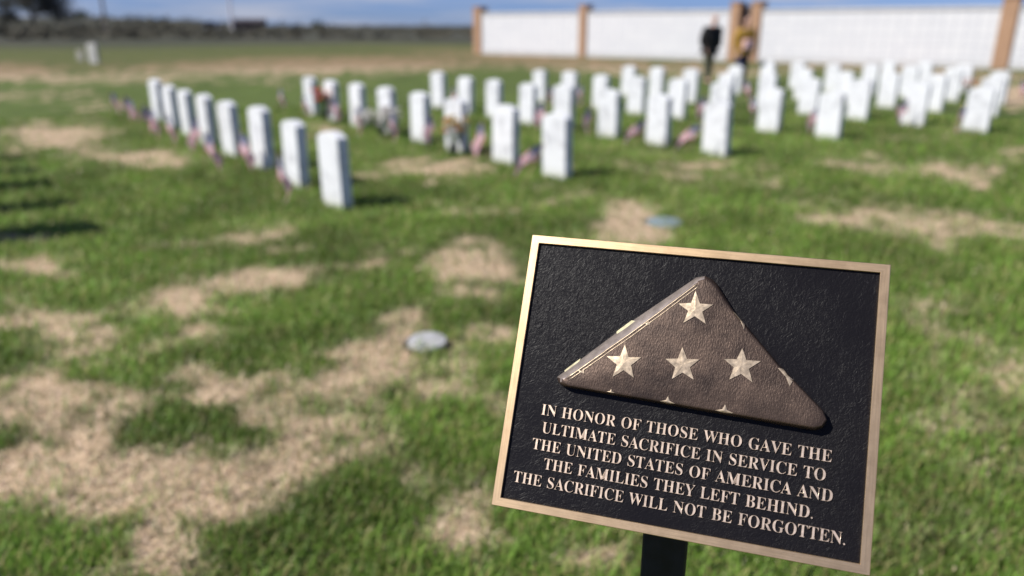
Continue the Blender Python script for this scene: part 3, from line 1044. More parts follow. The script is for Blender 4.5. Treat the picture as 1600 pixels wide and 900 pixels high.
def tree(px, r, height, width, label, leaves=9000, trunk_h=2.0, group=None, seed=1, leafm=None, name="dark_tree"):
    rg = random.Random(seed)
    root = empty(name, on_terrain(px, r))
    tag(root, label, "tree" if name != "shrub" else "shrub", group)
    bm = bmesh.new()
    tips = []
    tr = height * .028
    top = Vector((rg.uniform(-.3, .3), 0, height * .8))
    tube(bm, [(0, 0, -.3), (0, 0, trunk_h), top * .6, top], [tr * 1.5, tr, tr * .6, tr * .15], 8)
    for k in range(22):
        a = rg.uniform(0, 6.28)
        z0 = trunk_h + (height * .75 - trunk_h) * rg.random() ** 1.5
        ln = width * .5 * rg.uniform(.55, 1.05) * (1 - .35 * (z0 / height))
        b = Vector((math.cos(a), math.sin(a), 0))
        p0 = Vector((0, 0, z0))
        p1 = p0 + b * ln * .5 + Vector((0, 0, ln * .3))
        p2 = p0 + b * ln + Vector((0, 0, ln * rg.uniform(-.15, .5)))
        tube(bm, [p0, p1, p2], [tr * .4, tr * .25, tr * .06], 5, cap=False)
        tips += [p1, (p1 + p2) / 2, p2, p2]
    tips += [top, top * .9]
    mesh_obj("trunk", bm, M_BARK, root)
    V, F = [], []
    for k in range(leaves):
        c = rg.choice(tips)
        sg = width * .085
        p = c + Vector((rg.gauss(0, sg), rg.gauss(0, sg), rg.gauss(0, sg * .8)))
        if p.z < trunk_h * .4: continue
        sz = rg.uniform(.13, .30) * (width / 12) ** .5
        d = Vector((rg.uniform(-1, 1), rg.uniform(-1, 1), rg.uniform(-1, 1))).normalized()
        e = d.orthogonal().normalized()
        i = len(V)
        V += [p - d * sz, p + e * sz * .5, p + d * sz, p - e * sz * .5]
        F.append((i, i + 1, i + 2, i + 3))
    me = bpy.data.meshes.new("crown")
    me.from_pydata([tuple(v) for v in V], [], F)
    me.materials.append(leafm or M_LEAF)
    c = bpy.data.objects.new("crown", me); COL.objects.link(c); c.parent = root
    return root
tree(46, 190, 13, 13, "big dark tree with a thick trunk on the far left rise", 10000, 1.8, seed=3)
tree(86, 230, 11, 10, "smaller thin dark tree right behind the big one", 4500, 2.2, seed=8)
tree(-6, 200, 6, 6, "dark bush like tree at the far left edge", 3500, 0.8, seed=5)
tree(128, 300, 2.4, 5.5, "low dark shrub on the ridge left of the poles", 1500, .2, seed=6, leafm=M_SHRUB, name="shrub")
tree(497, 300, 2.6, 5.5, "low green shrub on the ridge near the middle of the open field", 1500, .2, seed=9, leafm=M_SHRUB, name="shrub")
M_POLE = mat("weathered_pole", (0.14, 0.12, 0.10, 1), 0.9, noise=(3, .2))
M_PALE = mat("pale_pole", (0.55, 0.52, 0.54, 1), 0.6)
def pole(px, r, h, rad, m, label, arm):
    root = empty("pole", on_terrain(px, r))
    tag(root, label, "pole")
    bm = bmesh.new()
    tube(bm, [(0, 0, -.3), (0, 0, h * .5), (0, 0, h)], [rad, rad * .85, rad * .7], 10)
    mesh_obj("shaft", bm, m, root)
    if arm:
        bm = bmesh.new()
        box(bm, 0, 0, h - .5, 2.2, .12, .14, bevel=.01)
        mesh_obj("crossarm", bm, m, root)
    else:
        bm = bmesh.new()
        bmesh.ops.create_uvsphere(bm, u_segments=12, v_segments=8, radius=rad * 1.5)
        bmesh.ops.translate(bm, vec=(0, 0, h + rad), verts=bm.verts)
        mesh_obj("finial", bm, m, root, True)
pole(167, 105, 9, .17, M_POLE, "brown wooden utility pole right of the dark trees", True)
pole(364, 160, 11, .24, M_PALE, "pale slim flagpole standing between the dark car and the low barn", False)
# a parked dark car
def car(px, r, rz, color, label):
    root = empty("parked_car", on_terrain(px, r), rz)
    tag(root, label, "car")
    paint = mat("dark_car_paint", color, .3, metallic=.3)
    glass = mat("car_glass", (.02, .025, .03, 1), .1)
    rub = mat("tyre_rubber", (.02, .02, .02, 1), .9)
    def prism(pts, hw, taper=1.0):
        bm = bmesh.new()
        A = [bm.verts.new((x, -hw, z)) for x, z in pts]
        B = [bm.verts.new((x, hw, z)) for x, z in pts]
        bm.faces.new(A); bm.faces.new(B[::-1])
        n = len(pts)
        for k in range(n):
            bm.faces.new((A[k], B[k], B[(k + 1) % n], A[(k + 1) % n]))
        bmesh.ops.recalc_face_normals(bm, faces=bm.faces)
        bmesh.ops.bevel(bm, geom=bm.edges[:], offset=.05, segments=2, affect='EDGES')
        return bm
    mesh_obj("body", prism([(-2.3, .35), (2.3, .35), (2.35, .75), (1.5, .98), (.75, 1.05), (-2.2, 1.05), (-2.35, .8)], .9), paint, root)
    mesh_obj("cabin", prism([(-1.9, 1.0), (.95, 1.0), (.25, 1.56), (-1.5, 1.58)], .74), glass, root)
    mesh_obj("roof", prism([(-1.5, 1.55), (.25, 1.53), (.1, 1.66), (-1.35, 1.67)], .70), paint, root)
    for x in (-1.45, 1.45):
        for y in (-.85, .85):
            bm = bmesh.new()
            tube(bm, [(x, y - .11, .34), (x, y + .11, .34)], .34, 18)
            w = mesh_obj("wheel", bm, rub, root)
            bm = bmesh.new()
            tube(bm, [(x, y - .116, .34), (x, y + .116, .34)], .2, 14)
            mesh_obj("rim", bm, M_PALE, w)
car(333, 195, R(8), (.012, .014, .03, 1), "dark blue car parked left of the pale flagpole on the ridge")
def barn(px, r, rz, w, d, h, label):
    root = empty("barn", on_terrain(px, r), rz)
    tag(root, label, "barn")
    wm = mat("dark_boards", (.035, .026, .028, 1), .9, noise=(2, .2))
    rm = mat("dark_roofing", (.05, .042, .045, 1), .8)
    bm = bmesh.new(); box(bm, 0, 0, h * .5, w, d, h)
    wl_ = mesh_obj("wall", bm, wm, root)
    bm = bmesh.new()
    pts = [(-d / 2 - .3, h), (0, h + .7), (d / 2 + .3, h), (d / 2 + .3, h + .12), (0, h + .84), (-d / 2 - .3, h + .12)]
    A = [bm.verts.new((-w / 2 - .3, y, z)) for y, z in pts]
    B = [bm.verts.new((w / 2 + .3, y, z)) for y, z in pts]
    bm.faces.new(A); bm.faces.new(B[::-1])
    for k in range(6):
        bm.faces.new((A[k], B[k], B[(k + 1) % 6], A[(k + 1) % 6]))
    bmesh.ops.recalc_face_normals(bm, faces=bm.faces)
    mesh_obj("roof", bm, rm, root)
    for x in (-w * .25, w * .2):
        bm = bmesh.new(); box(bm, x, -d / 2 - .02, .75, 1.6, .06, 1.5, bevel=.01)
        mesh_obj("door", bm, rm, root)
barn(391, 205, R(5), 7.2, 4, 1.7, "long low dark barn right of the pale flagpole on the ridge")

# uneven low brush along the far slope: one mass nobody could count
def build_brush():
    V, F = [], []
    rg = random.Random(21)
    for k in range(900):
        r = 95 * (520 / 95) ** rg.random()
        a = R(rg.uniform(-46, 4))
        x, y = r * math.sin(a), r * math.cos(a)
        if fbm(np.array([x * .02 + 7]), np.array([y * .02 + 4]), 3)[0] < .47: continue
        z = float(terrain_z(np.array([x]), np.array([y]))[0])
        w, h = rg.uniform(.6, 2.6), rg.uniform(.35, 1.1) * (1 + r / 500)
        for _ in range(46):
            u = Vector((rg.gauss(0, .42), rg.gauss(0, .42), abs(rg.gauss(0, .5))))
            p = Vector((x, y, z)) + Vector((u.x * w, u.y * w, u.z * h))
            d = Vector((rg.uniform(-1, 1), rg.uniform(-1, 1), rg.uniform(-.3, 1))).normalized() * rg.uniform(.15, .4)
            e = d.orthogonal().normalized() * d.length * .5
            i = len(V)
            V += [p - d, p + e, p + d, p - e]
            F.append((i, i + 1, i + 2, i + 3))
    me = bpy.data.meshes.new("brush")
    me.from_pydata([tuple(v) for v in V], [], F)
    me.materials.append(leaf_mat("brush_foliage", (0.048, 0.046, 0.033, 1), (0.090, 0.085, 0.062, 1)))
    o = bpy.data.objects.new("brush", me)
    COL.objects.link(o)
    tag(o, "low grey brown brush covering the far slope", "brush", kind="stuff")
build_brush()

# ------------------------------------------------------------------ the plaque
PC = Vector((0.18366, 0.72324, 1.08524))
PU = Vector((0.95641, -0.29197, -0.00471)).normalized()
PV = Vector((0.15154, 0.48247, 0.86271)); PV = (PV - PU * PV.dot(PU)).normalized()
PN = PU.cross(PV)
PM = Matrix((PU, PV, PN)).transposed().to_4x4(); PM.translation = PC
PINV = PM.inverted()
CAMP = PINV @ Vector((0, 0, CAM_H))

def on_plaque(px, py, h=0.0):
    """plaque coordinates (m) of a photo point lying h above the panel"""
    d = Vector(((px - 800) / FPX, CP + (450 - py) / FPX * SP, -SP + (450 - py) / FPX * CP))
    d = PINV.to_3x3() @ d
    t = (h - CAMP.z) / d.z
    return CAMP + d * t
def crop(x, y): return 840 + x / 3.2146, 410 + y / 3.2146

POST = Vector((0.1836, 0.7535, 0.0))
plaque = empty("memorial_plaque", POST)
tag(plaque, "bronze plaque with a folded flag relief and raised lettering on a black post", "plaque")
LOC = Matrix.Translation(-POST) @ PM

def brushed(name, col, rough, metallic, scale=(40, 900, 40), amt=.12, bumpk=.12):
    m = mat(name, col, rough, metallic)
    N, L = m.node_tree.nodes, m.node_tree.links
    b = N["Principled BSDF"]
    t = N.new("ShaderNodeTexCoord")
    mp = N.new("ShaderNodeMapping"); mp.inputs['Scale'].default_value = scale
    L.new(t.outputs['Object'], mp.inputs[0])
    nz = N.new("ShaderNodeTexNoise"); nz.inputs['Scale'].default_value = 1.0; nz.inputs['Detail'].default_value = 5
    L.new(mp.outputs[0], nz.inputs['Vector'])
    mr = N.new("ShaderNodeMapRange")
    mr.inputs[1].default_value = .3; mr.inputs[2].default_value = .7
    mr.inputs[3].default_value = 1 - amt; mr.inputs[4].default_value = 1 + amt
    L.new(nz.outputs['Fac'], mr.inputs[0])
    mx = N.new("ShaderNodeMix"); mx.data_type = 'RGBA'; mx.blend_type = 'MULTIPLY'; mx.inputs[0].default_value = 1
    mx.inputs[6].default_value = col
    L.new(mr.outputs[0], mx.inputs[7])
    n5 = N.new("ShaderNodeTexNoise"); n5.inputs['Scale'].default_value = 38; n5.inputs['Detail'].default_value = 7; n5.inputs['Roughness'].default_value = .7
    L.new(t.outputs['Object'], n5.inputs['Vector'])
    m5 = N.new("ShaderNodeMapRange")
    m5.inputs[1].default_value = .42; m5.inputs[2].default_value = .72; m5.inputs[3].default_value = 0; m5.inputs[4].default_value = .5
    L.new(n5.outputs['Fac'], m5.inputs[0])
    x5 = N.new("ShaderNodeMix"); x5.data_type = 'RGBA'
    x5.inputs[7].default_value = (col[0] * .55, col[1] * .52, col[2] * .5, 1)
    L.new(m5.outputs[0], x5.inputs[0]); L.new(mx.outputs[2], x5.inputs[6])
    L.new(x5.outputs[2], b.inputs['Base Color'])
    bp = N.new("ShaderNodeBump"); bp.inputs['Strength'].default_value = bumpk; bp.inputs['Distance'].default_value = .0004
    L.new(nz.outputs['Fac'], bp.inputs['Height']); L.new(bp.outputs['Normal'], b.inputs['Normal'])
    return m
M_BRASS_H = brushed("brushed_bronze_rail", BRONZE, BR_ROUGH, BR_METAL, (30, 900, 900))
M_BRASS_V = brushed("brushed_bronze_stile", BRONZE, BR_ROUGH, BR_METAL, (900, 30, 900))
M_LETTER = brushed("bronze_lettering", LETTER, .42, .75, (220, 220, 220), .28, .25)

def panel_mat():
    m = mat("dark_leatherette", PANEL, .5, 0.0, .12)
    N, L = m.node_tree.nodes, m.node_tree.links
    b = N["Principled BSDF"]
    t = N.new("ShaderNodeTexCoord")
    n1 = N.new("ShaderNodeTexNoise"); n1.inputs['Scale'].default_value = 95; n1.inputs['Detail'].default_value = 3; n1.inputs['Distortion'].default_value = 1.6
    n2 = N.new("ShaderNodeTexVoronoi"); n2.feature = 'DISTANCE_TO_EDGE'; n2.inputs['Scale'].default_value = 230
    n3 = N.new("ShaderNodeTexNoise"); n3.inputs['Scale'].default_value = 9; n3.inputs['Detail'].default_value = 5
    # wobble the cells so that they look like hide grain
    ad = N.new("ShaderNodeVectorMath"); ad.operation = 'MULTIPLY_ADD'
    ad.inputs[1].default_value = (.006, .006, .006)
    L.new(n1.outputs['Color'], ad.inputs[0]); L.new(t.outputs['Object'], ad.inputs[2])
    for q in (n1, n3): L.new(t.outputs['Object'], q.inputs['Vector'])
    L.new(ad.outputs[0], n2.inputs['Vector'])
    def M(op, a, c):
        q = N.new("ShaderNodeMath"); q.operation = op
        for s, v in ((0, a), (1, c)):
            if isinstance(v, (int, float)): q.inputs[s].default_value = v
            else: L.new(v, q.inputs[s])
        return q.outputs[0]
    edge = M('MINIMUM', M('MULTIPLY', n2.outputs['Distance'], 9.0), 1.0)
    ridge = M('ABSOLUTE', M('SUBTRACT', n1.outputs['Fac'], .5), 0)
    hgt = M('ADD', M('MULTIPLY', edge, .30), M('MULTIPLY', ridge, 3.6))
    hgt = M('MULTIPLY', hgt, M('MAXIMUM', M('SUBTRACT', M('MULTIPLY', n3.outputs['Fac'], 3.2), .75), .25))
    bp = N.new("ShaderNodeBump"); bp.inputs['Strength'].default_value = .40; bp.inputs['Distance'].default_value = .0009
    L.new(hgt, bp.inputs['Height']); L.new(bp.outputs['Normal'], b.inputs['Normal'])
    mr = N.new("ShaderNodeMapRange")
    mr.inputs[1].default_value = .35; mr.inputs[2].default_value = .7; mr.inputs[3].default_value = .34; mr.inputs[4].default_value = .50
    L.new(n3.outputs['Fac'], mr.inputs[0]); L.new(mr.outputs[0], b.inputs['Roughness'])
    # faint dusty scuffs
    n4 = N.new("ShaderNodeTexNoise"); n4.inputs['Scale'].default_value = 55; n4.inputs['Detail'].default_value = 8; n4.inputs['Roughness'].default_value = .8
    L.new(t.outputs['Object'], n4.inputs['Vector'])
    r = N.new("ShaderNodeMapRange"); r.inputs[1].default_value = .62; r.inputs[2].default_value = .85; r.inputs[3].default_value = 0; r.inputs[4].default_value = .5
    L.new(n4.outputs['Fac'], r.inputs[0])
    mx = N.new("ShaderNodeMix"); mx.data_type = 'RGBA'; mx.inputs[6].default_value = PANEL; mx.inputs[7].default_value = (.10, .095, .10, 1)
    L.new(r.outputs[0], mx.inputs[0]); L.new(mx.outputs[2], b.inputs['Base Color'])
    return m
PW, PH, BW = 0.3810, 0.3070, 0.0092
bm = bmesh.new()
box(bm, 0, 0, -.0035, PW - .003, PH - .003, .007)
panel = mesh_obj("panel", bm, panel_mat(), plaque); panel.matrix_local = LOC

# frame: two rails and two stiles mitred into one raised border
def frame_mesh():
    bm = bmesh.new()
    prof = [(0, -.0075), (0, .0031), (.0005, .0036), (BW - .0004, .0036), (BW, .0032), (BW, -.0004)]
    rings = []
    for inset, z in prof:
        x, y = PW / 2 - inset, PH / 2 - inset
        rings.append([bm.verts.new(p) for p in ((-x, -y, z), (x, -y, z), (x, y, z), (-x, y, z))])
    for A, B in zip(rings, rings[1:]):
        for k in range(4):
            f = bm.faces.new((A[k], A[(k + 1) % 4], B[(k + 1) % 4], B[k]))
            f.material_index = 0 if k in (0, 2) else 1
    f = bm.faces.new(rings[0][::-1])
    bmesh.ops.recalc_face_normals(bm, faces=bm.faces)
    return bm
fr = mesh_obj("frame", frame_mesh(), [M_BRASS_H, M_BRASS_V], plaque); fr.matrix_local = LOC

# post and bracket
M_POST = mat("black_powder_coat", (0.010, 0.011, 0.017, 1), .45, spec=.25, noise=(60, .3), bump=(260, .25, .0006))
bm = bmesh.new()
box(bm, 0, 0, .40, .052, .052, 1.26, bevel=.006, seg=3)
po = mesh_obj("post", bm, M_POST, plaque)
po.rotation_euler = (0, 0, R(-15))
bm = bmesh.new()
box(bm, 0, .0, -.0125, .12, .12, .006, bevel=.001)
bk = mesh_obj("mounting_plate", bm, M_POST, plaque); bk.matrix_local = LOC

# ---- folded flag relief
HB = .0125
BASE = [(-139, -6), (-136, -11.5), (-130, -15.5), (131, -24.5), (138.5, -21), (142, -13), (138, -4), (91, 38), (42, 88.5), (23, 115), (16, 121), (8, 124), (-1, 122), (-63, 67.5)]
TOP = [(-128.5, -8.3), (-126.5, -11.5), (-121, -14), (129, -21.2), (135.5, -18.5), (138.8, -12.5), (134.8, -4.6), (88, 36), (39, 86), (18, 111), (13.5, 114.5), (8, 116.5), (1.5, 114.2), (-56, 57.3)]
LEFT = {0: 1.0, 12: .8, 13: 1.0}
def resample():
    B, T, W = [], [], []
    n = len(BASE)
    for i in range(n):
        j = (i + 1) % n
        a, b = Vector(BASE[i]), Vector(BASE[j])
        k = max(1, int((b - a).length / 4))
        for q in range(k):
            t = q / k
            B.append(a.lerp(b, t) / 1000)
            T.append(Vector(TOP[i]).lerp(Vector(TOP[j]), t) / 1000)
            W.append(LEFT.get(i, 0) * (1 - t) + LEFT.get(j, 0) * t)
    return B, T, W
FB, FT, FW = resample()
FC = Vector((0.004, 0.030))
def wob(x, y):
    a = np.array([x * 30.0]); b = np.array([y * 30.0])
    return float(fbm(a + 50, b + 50, 4, .55)[0] - .5)
def ray_hit(poly, p):
    d = p - FC
    L0 = d.length
    if L0 < 1e-6: return 1e9
    d /= L0
    best = 1e9
    n = len(poly)
    for i in range(n):
        a, b = poly[i] - FC, poly[(i + 1) % n] - FC
        e = b - a
        den = d.x * e.y - d.y * e.x
        if abs(den) < 1e-12: continue
        t = (a.x * e.y - a.y * e.x) / den
        s = (a.x * d.y - a.y * d.x) / den
        if t > 0 and -1e-6 <= s <= 1 + 1e-6: best = min(best, t)
    return best
def flag_h(p):
    """height of the flag's upper surface at a plaque point"""
    L0 = (p - FC).length
    t = ray_hit(FT, p)
    if L0 <= t:
        s = L0 / t
        return HB + .0022 * (1 - s ** 3) + wob(p.x, p.y) * .0012 * (1 - s ** 4)
    b = ray_hit(FB, p)
    k = min(1, (L0 - t) / max(b - t, 1e-5))
    return HB * math.sqrt(max(0, 1 - k * k))
def flag_mesh():
    bm = bmesh.new()
    rings = []
    ns = 7
    for q in range(ns + 1):
        th = q / ns * math.pi / 2
        ring = []
        for B, T, w in zip(FB, FT, FW):
            kr, hr = 1 - math.cos(th), math.sin(th)
            kl, hl = q / ns, q / ns + .10 * math.sin(math.pi * q / ns)
            k, hh = kl * w + kr * (1 - w), hl * w + hr * (1 - w)
            p = B.lerp(T, k)
            ring.append(bm.verts.new((p.x, p.y, HB * hh if q else -.0005)))
        rings.append(ring)
    for s in np.linspace(1, 0, 26)[1:-1]:
        ring = []
        for T in FT:
            p = FC + (T - FC) * float(s)
            ring.append(bm.verts.new((p.x, p.y, HB + .0022 * (1 - s ** 3) + wob(p.x, p.y) * .0012 * (1 - s ** 4))))
        rings.append(ring)
    n = len(FB)
    for A, B in zip(rings, rings[1:]):
        for k in range(n):
            bm.faces.new((A[k], A[(k + 1) % n], B[(k + 1) % n], B[k]))
    c = bm.verts.new((FC.x, FC.y, HB + .0022 + wob(FC.x, FC.y) * .0012))
    for k in range(n):
        bm.faces.new((rings[-1][k], rings[-1][(k + 1) % n], c))
    bmesh.ops.recalc_face_normals(bm, faces=bm.faces)
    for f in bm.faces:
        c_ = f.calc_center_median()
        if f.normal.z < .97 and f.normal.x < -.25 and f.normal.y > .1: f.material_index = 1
    # keep the crease along the left fold sharp
    bm.edges.ensure_lookup_table()
    for k in range(n):
        if FW[k] > .5 and FW[(k + 1) % n] > .5:
            e = bm.edges.get((rings[ns][k], rings[ns][(k + 1) % n]))
            if e: e.smooth = False
    return bm
def cloth_bronze():
    m = mat("brown_bronze_cloth", FLAGC, .48, .55, .3)
    N, L = m.node_tree.nodes, m.node_tree.links
    b = N["Principled BSDF"]
    t = N.new("ShaderNodeTexCoord")
    def noise(s, d=5, r=.6):
        q = N.new("ShaderNodeTexNoise"); q.inputs['Scale'].default_value = s; q.inputs['Detail'].default_value = d; q.inputs['Roughness'].default_value = r
        L.new(t.outputs['Object'], q.inputs['Vector']); return q
    n1, n2 = noise(28, 6, .65), noise(420, 3)
    r = N.new("ShaderNodeValToRGB")
    e = r.color_ramp.elements
    e[0].position = .3; e[0].color = (FLAGC[0] * .42, FLAGC[1] * .40, FLAGC[2] * .44, 1)
    e[1].position = .72; e[1].color = (FLAGC[0] * 1.8, FLAGC[1] * 1.72, FLAGC[2] * 1.65, 1)
    L.new(n1.outputs['Fac'], r.inputs['Fac'])
    L.new(r.outputs[0], b.inputs['Base Color'])
    # fine irregular upright threads
    mp = N.new("ShaderNodeMapping"); mp.inputs['Scale'].default_value = (950, 260, 260)
    L.new(t.outputs['Object'], mp.inputs[0])
    w1 = N.new("ShaderNodeTexNoise"); w1.inputs['Scale'].default_value = 1.0; w1.inputs['Detail'].default_value = 3
    L.new(mp.outputs[0], w1.inputs['Vector'])
    n3 = noise(75, 5, .6)
    a = N.new("ShaderNodeMath"); a.operation = 'MULTIPLY_ADD'; a.inputs[1].default_value = .8
    L.new(n3.outputs['Fac'], a.inputs[0]); L.new(w1.outputs['Fac'], a.inputs[2])
    c = N.new("ShaderNodeMath"); c.operation = 'MULTIPLY_ADD'; c.inputs[1].default_value = .5
    L.new(n2.outputs['Fac'], c.inputs[0]); L.new(a.outputs[0], c.inputs[2])
    bp = N.new("ShaderNodeBump"); bp.inputs['Strength'].default_value = .6; bp.inputs['Distance'].default_value = .0009
    L.new(c.outputs[0], bp.inputs['Height']); L.new(bp.outputs['Normal'], b.inputs['Normal'])
    return m
flagr = mesh_obj("folded_flag", flag_mesh(), [cloth_bronze(), brushed("worn_sunlit_fold", (0.40, 0.34, 0.30, 1), .40, .7, (120, 120, 120), .25, .5)], plaque, True); flagr.matrix_local = LOC  # left fold's second tone: worn metal plus sunlit brightness put into the colour

M_STAR_FOLD = brushed("pale_fold_star", (0.72, 0.66, 0.42, 1), .40, .4, (190, 190, 190), .2, .3)  # lighter, yellower tone for the stars on the left fold
M_STAR = brushed("bronze_star", STARC, .42, .6, (190, 190, 190), .45, .5)
def star_part(poly, centre, lift=.0008, hfun=flag_h, peak=.00028):
    """raised star (or the visible piece of one) lying on the flag"""
    bm = bmesh.new()
    n = len(poly)
    P = []
    for i in range(n):
        a, b = Vector(poly[i]), Vector(poly[(i + 1) % n])
        for q in range(3): P.append(a.lerp(b, q / 3))
    c = Vector(centre)
    m = len(P)
    skirt = [bm.verts.new((p.x, p.y, hfun(p) - .0006)) for p in P]
    rim = [bm.verts.new((p.x, p.y, hfun(p) + lift)) for p in P]
    mids = [c.lerp(p, .5) for p in P]
    mid = [bm.verts.new((p.x, p.y, hfun(p) + lift + peak * .5)) for p in mids]
    cv = bm.verts.new((c.x, c.y, hfun(c) + lift + peak))
    for k in range(m):
        k2 = (k + 1) % m
        bm.faces.new((skirt[k], skirt[k2], rim[k2], rim[k]))
        bm.faces.new((rim[k], rim[k2], mid[k2], mid[k]))
        bm.faces.new((mid[k], mid[k2], cv))
    bmesh.ops.recalc_face_normals(bm, faces=bm.faces)
    s = mesh_obj("star", bm, M_STAR, flagr)
    return s
def star_poly(cx, cy, r, rot):
    out = []
    for k in range(10):
        a = R(90 + rot) + k * math.pi / 5
        q = (r if k % 2 == 0 else r * .41) * random.uniform(.95, 1.05)
        a += random.uniform(-.03, .03)
        out.append((cx + q * math.cos(a), cy + q * math.sin(a)))
    return out
for (cx, cy), rot in (((2.2, 84.3), 4), ((-65.2, 18.0), 5), ((-4.4, 23.4), 6), ((54.4, 30.0), 3)):
    star_part(star_poly(cx / 1000, cy / 1000, .0193, rot), (cx / 1000, cy / 1000))
for bx, by, s in ((-75.5, -15.0, .55), (-15.5, -17.2, 1.0), (42.5, -18.6, 1.15)):
    pts = [(-8, 0), (-2.2, 1.6), (0, 6.2), (2.2, 1.4), (8, -.4), (0, -1.2)]
    poly = [((bx + x * s) / 1000, (by + y * s) / 1000) for x, y in pts]
    star_part(poly, (bx / 1000, (by + 1 * s) / 1000), .0007, peak=.0003)
def inside_base(p):
    p = Vector(p[:2]); L0 = (p - FC).length; b = ray_hit(FB, p) * .985
    return p if L0 < b else FC + (p - FC) * (b / L0)
for pts in ([(978, 248), (1008, 250), (1030, 282), (1056, 300), (1036, 342), (1024, 300)],
            [(1205, 532), (1238, 535), (1258, 572), (1284, 590), (1264, 624), (1248, 580)]):
    poly = [inside_base(on_plaque(*crop(*q), HB * .8)) for q in pts]
    c = sum(poly, Vector((0, 0))) / len(poly)
    star_part([tuple(q) for q in poly], tuple(c), .0008, peak=.0003)
# stars that wrap over the left fold
A0, A1 = Vector((*FB[0], 0)), Vector((-.063, .0675, 0))
A2 = Vector((-.056, .0573, HB))
fn = (A1 - A0).cross(A2 - A0).normalized()
def on_facet(px, py):
    d = PINV.to_3x3() @ Vector(((px - 800) / FPX, CP + (450 - py) / FPX * SP, -SP + (450 - py) / FPX * CP))
    t = (A0 - CAMP).dot(fn) / d.dot(fn)
    return CAMP + d * t
def facet_h(p):
    return A0.z - ((p.x - A0.x) * fn.x + (p.y - A0.y) * fn.y) / fn.z + .0003
for pts in ([(396, 350), (420, 322), (468, 290), (492, 296), (484, 326), (452, 338), (430, 352), (402, 372)],
            [(128, 516), (178, 484), (226, 462), (206, 506), (200, 536), (172, 548), (142, 574), (136, 545)]):
    poly = [on_facet(*crop(*q)).to_2d() for q in pts]
    c = sum(poly, Vector((0, 0))) / len(poly)
    star_part([tuple(q) for q in poly], tuple(c), .0005, facet_h, .0002).data.materials[0] = M_STAR_FOLD
for pts in ([(538, 300), (550, 302), (556, 294), (566, 312), (548, 316)], [(203, 540), (222, 548), (232, 532), (234, 558), (212, 552)]):
    poly = [on_plaque(*crop(*q), HB + .0006).to_2d() for q in pts]
    c = sum(poly, Vector((0, 0))) / len(poly)
    star_part([tuple(q) for q in poly], tuple(c), .0005, peak=.0003)
# stitched hem along the fold
bm = bmesh.new()
for off, rad in ((.0006, .0007), (.0036, .0005)):
    pts = []
    for t in np.linspace(0.015, .985, 40):
        t = float(t)
        a, m_, b = Vector((-.1272, -.0078)), Vector((-.0560, .0573)), Vector((.0018, .1132))
        p = a.lerp(m_, t * 2) if t < .5 else m_.lerp(b, t * 2 - 1)
        p = p + Vector((.70, -.71)) * off
        p += Vector((-.7, .7)) * (wob(p.x * 3, p.y * 3) * .0008)
        pts.append((p.x, p.y, flag_h(p) + .0001))
    tube(bm, pts, rad, 6)
hem = mesh_obj("hem", bm, M_STAR, flagr, True)

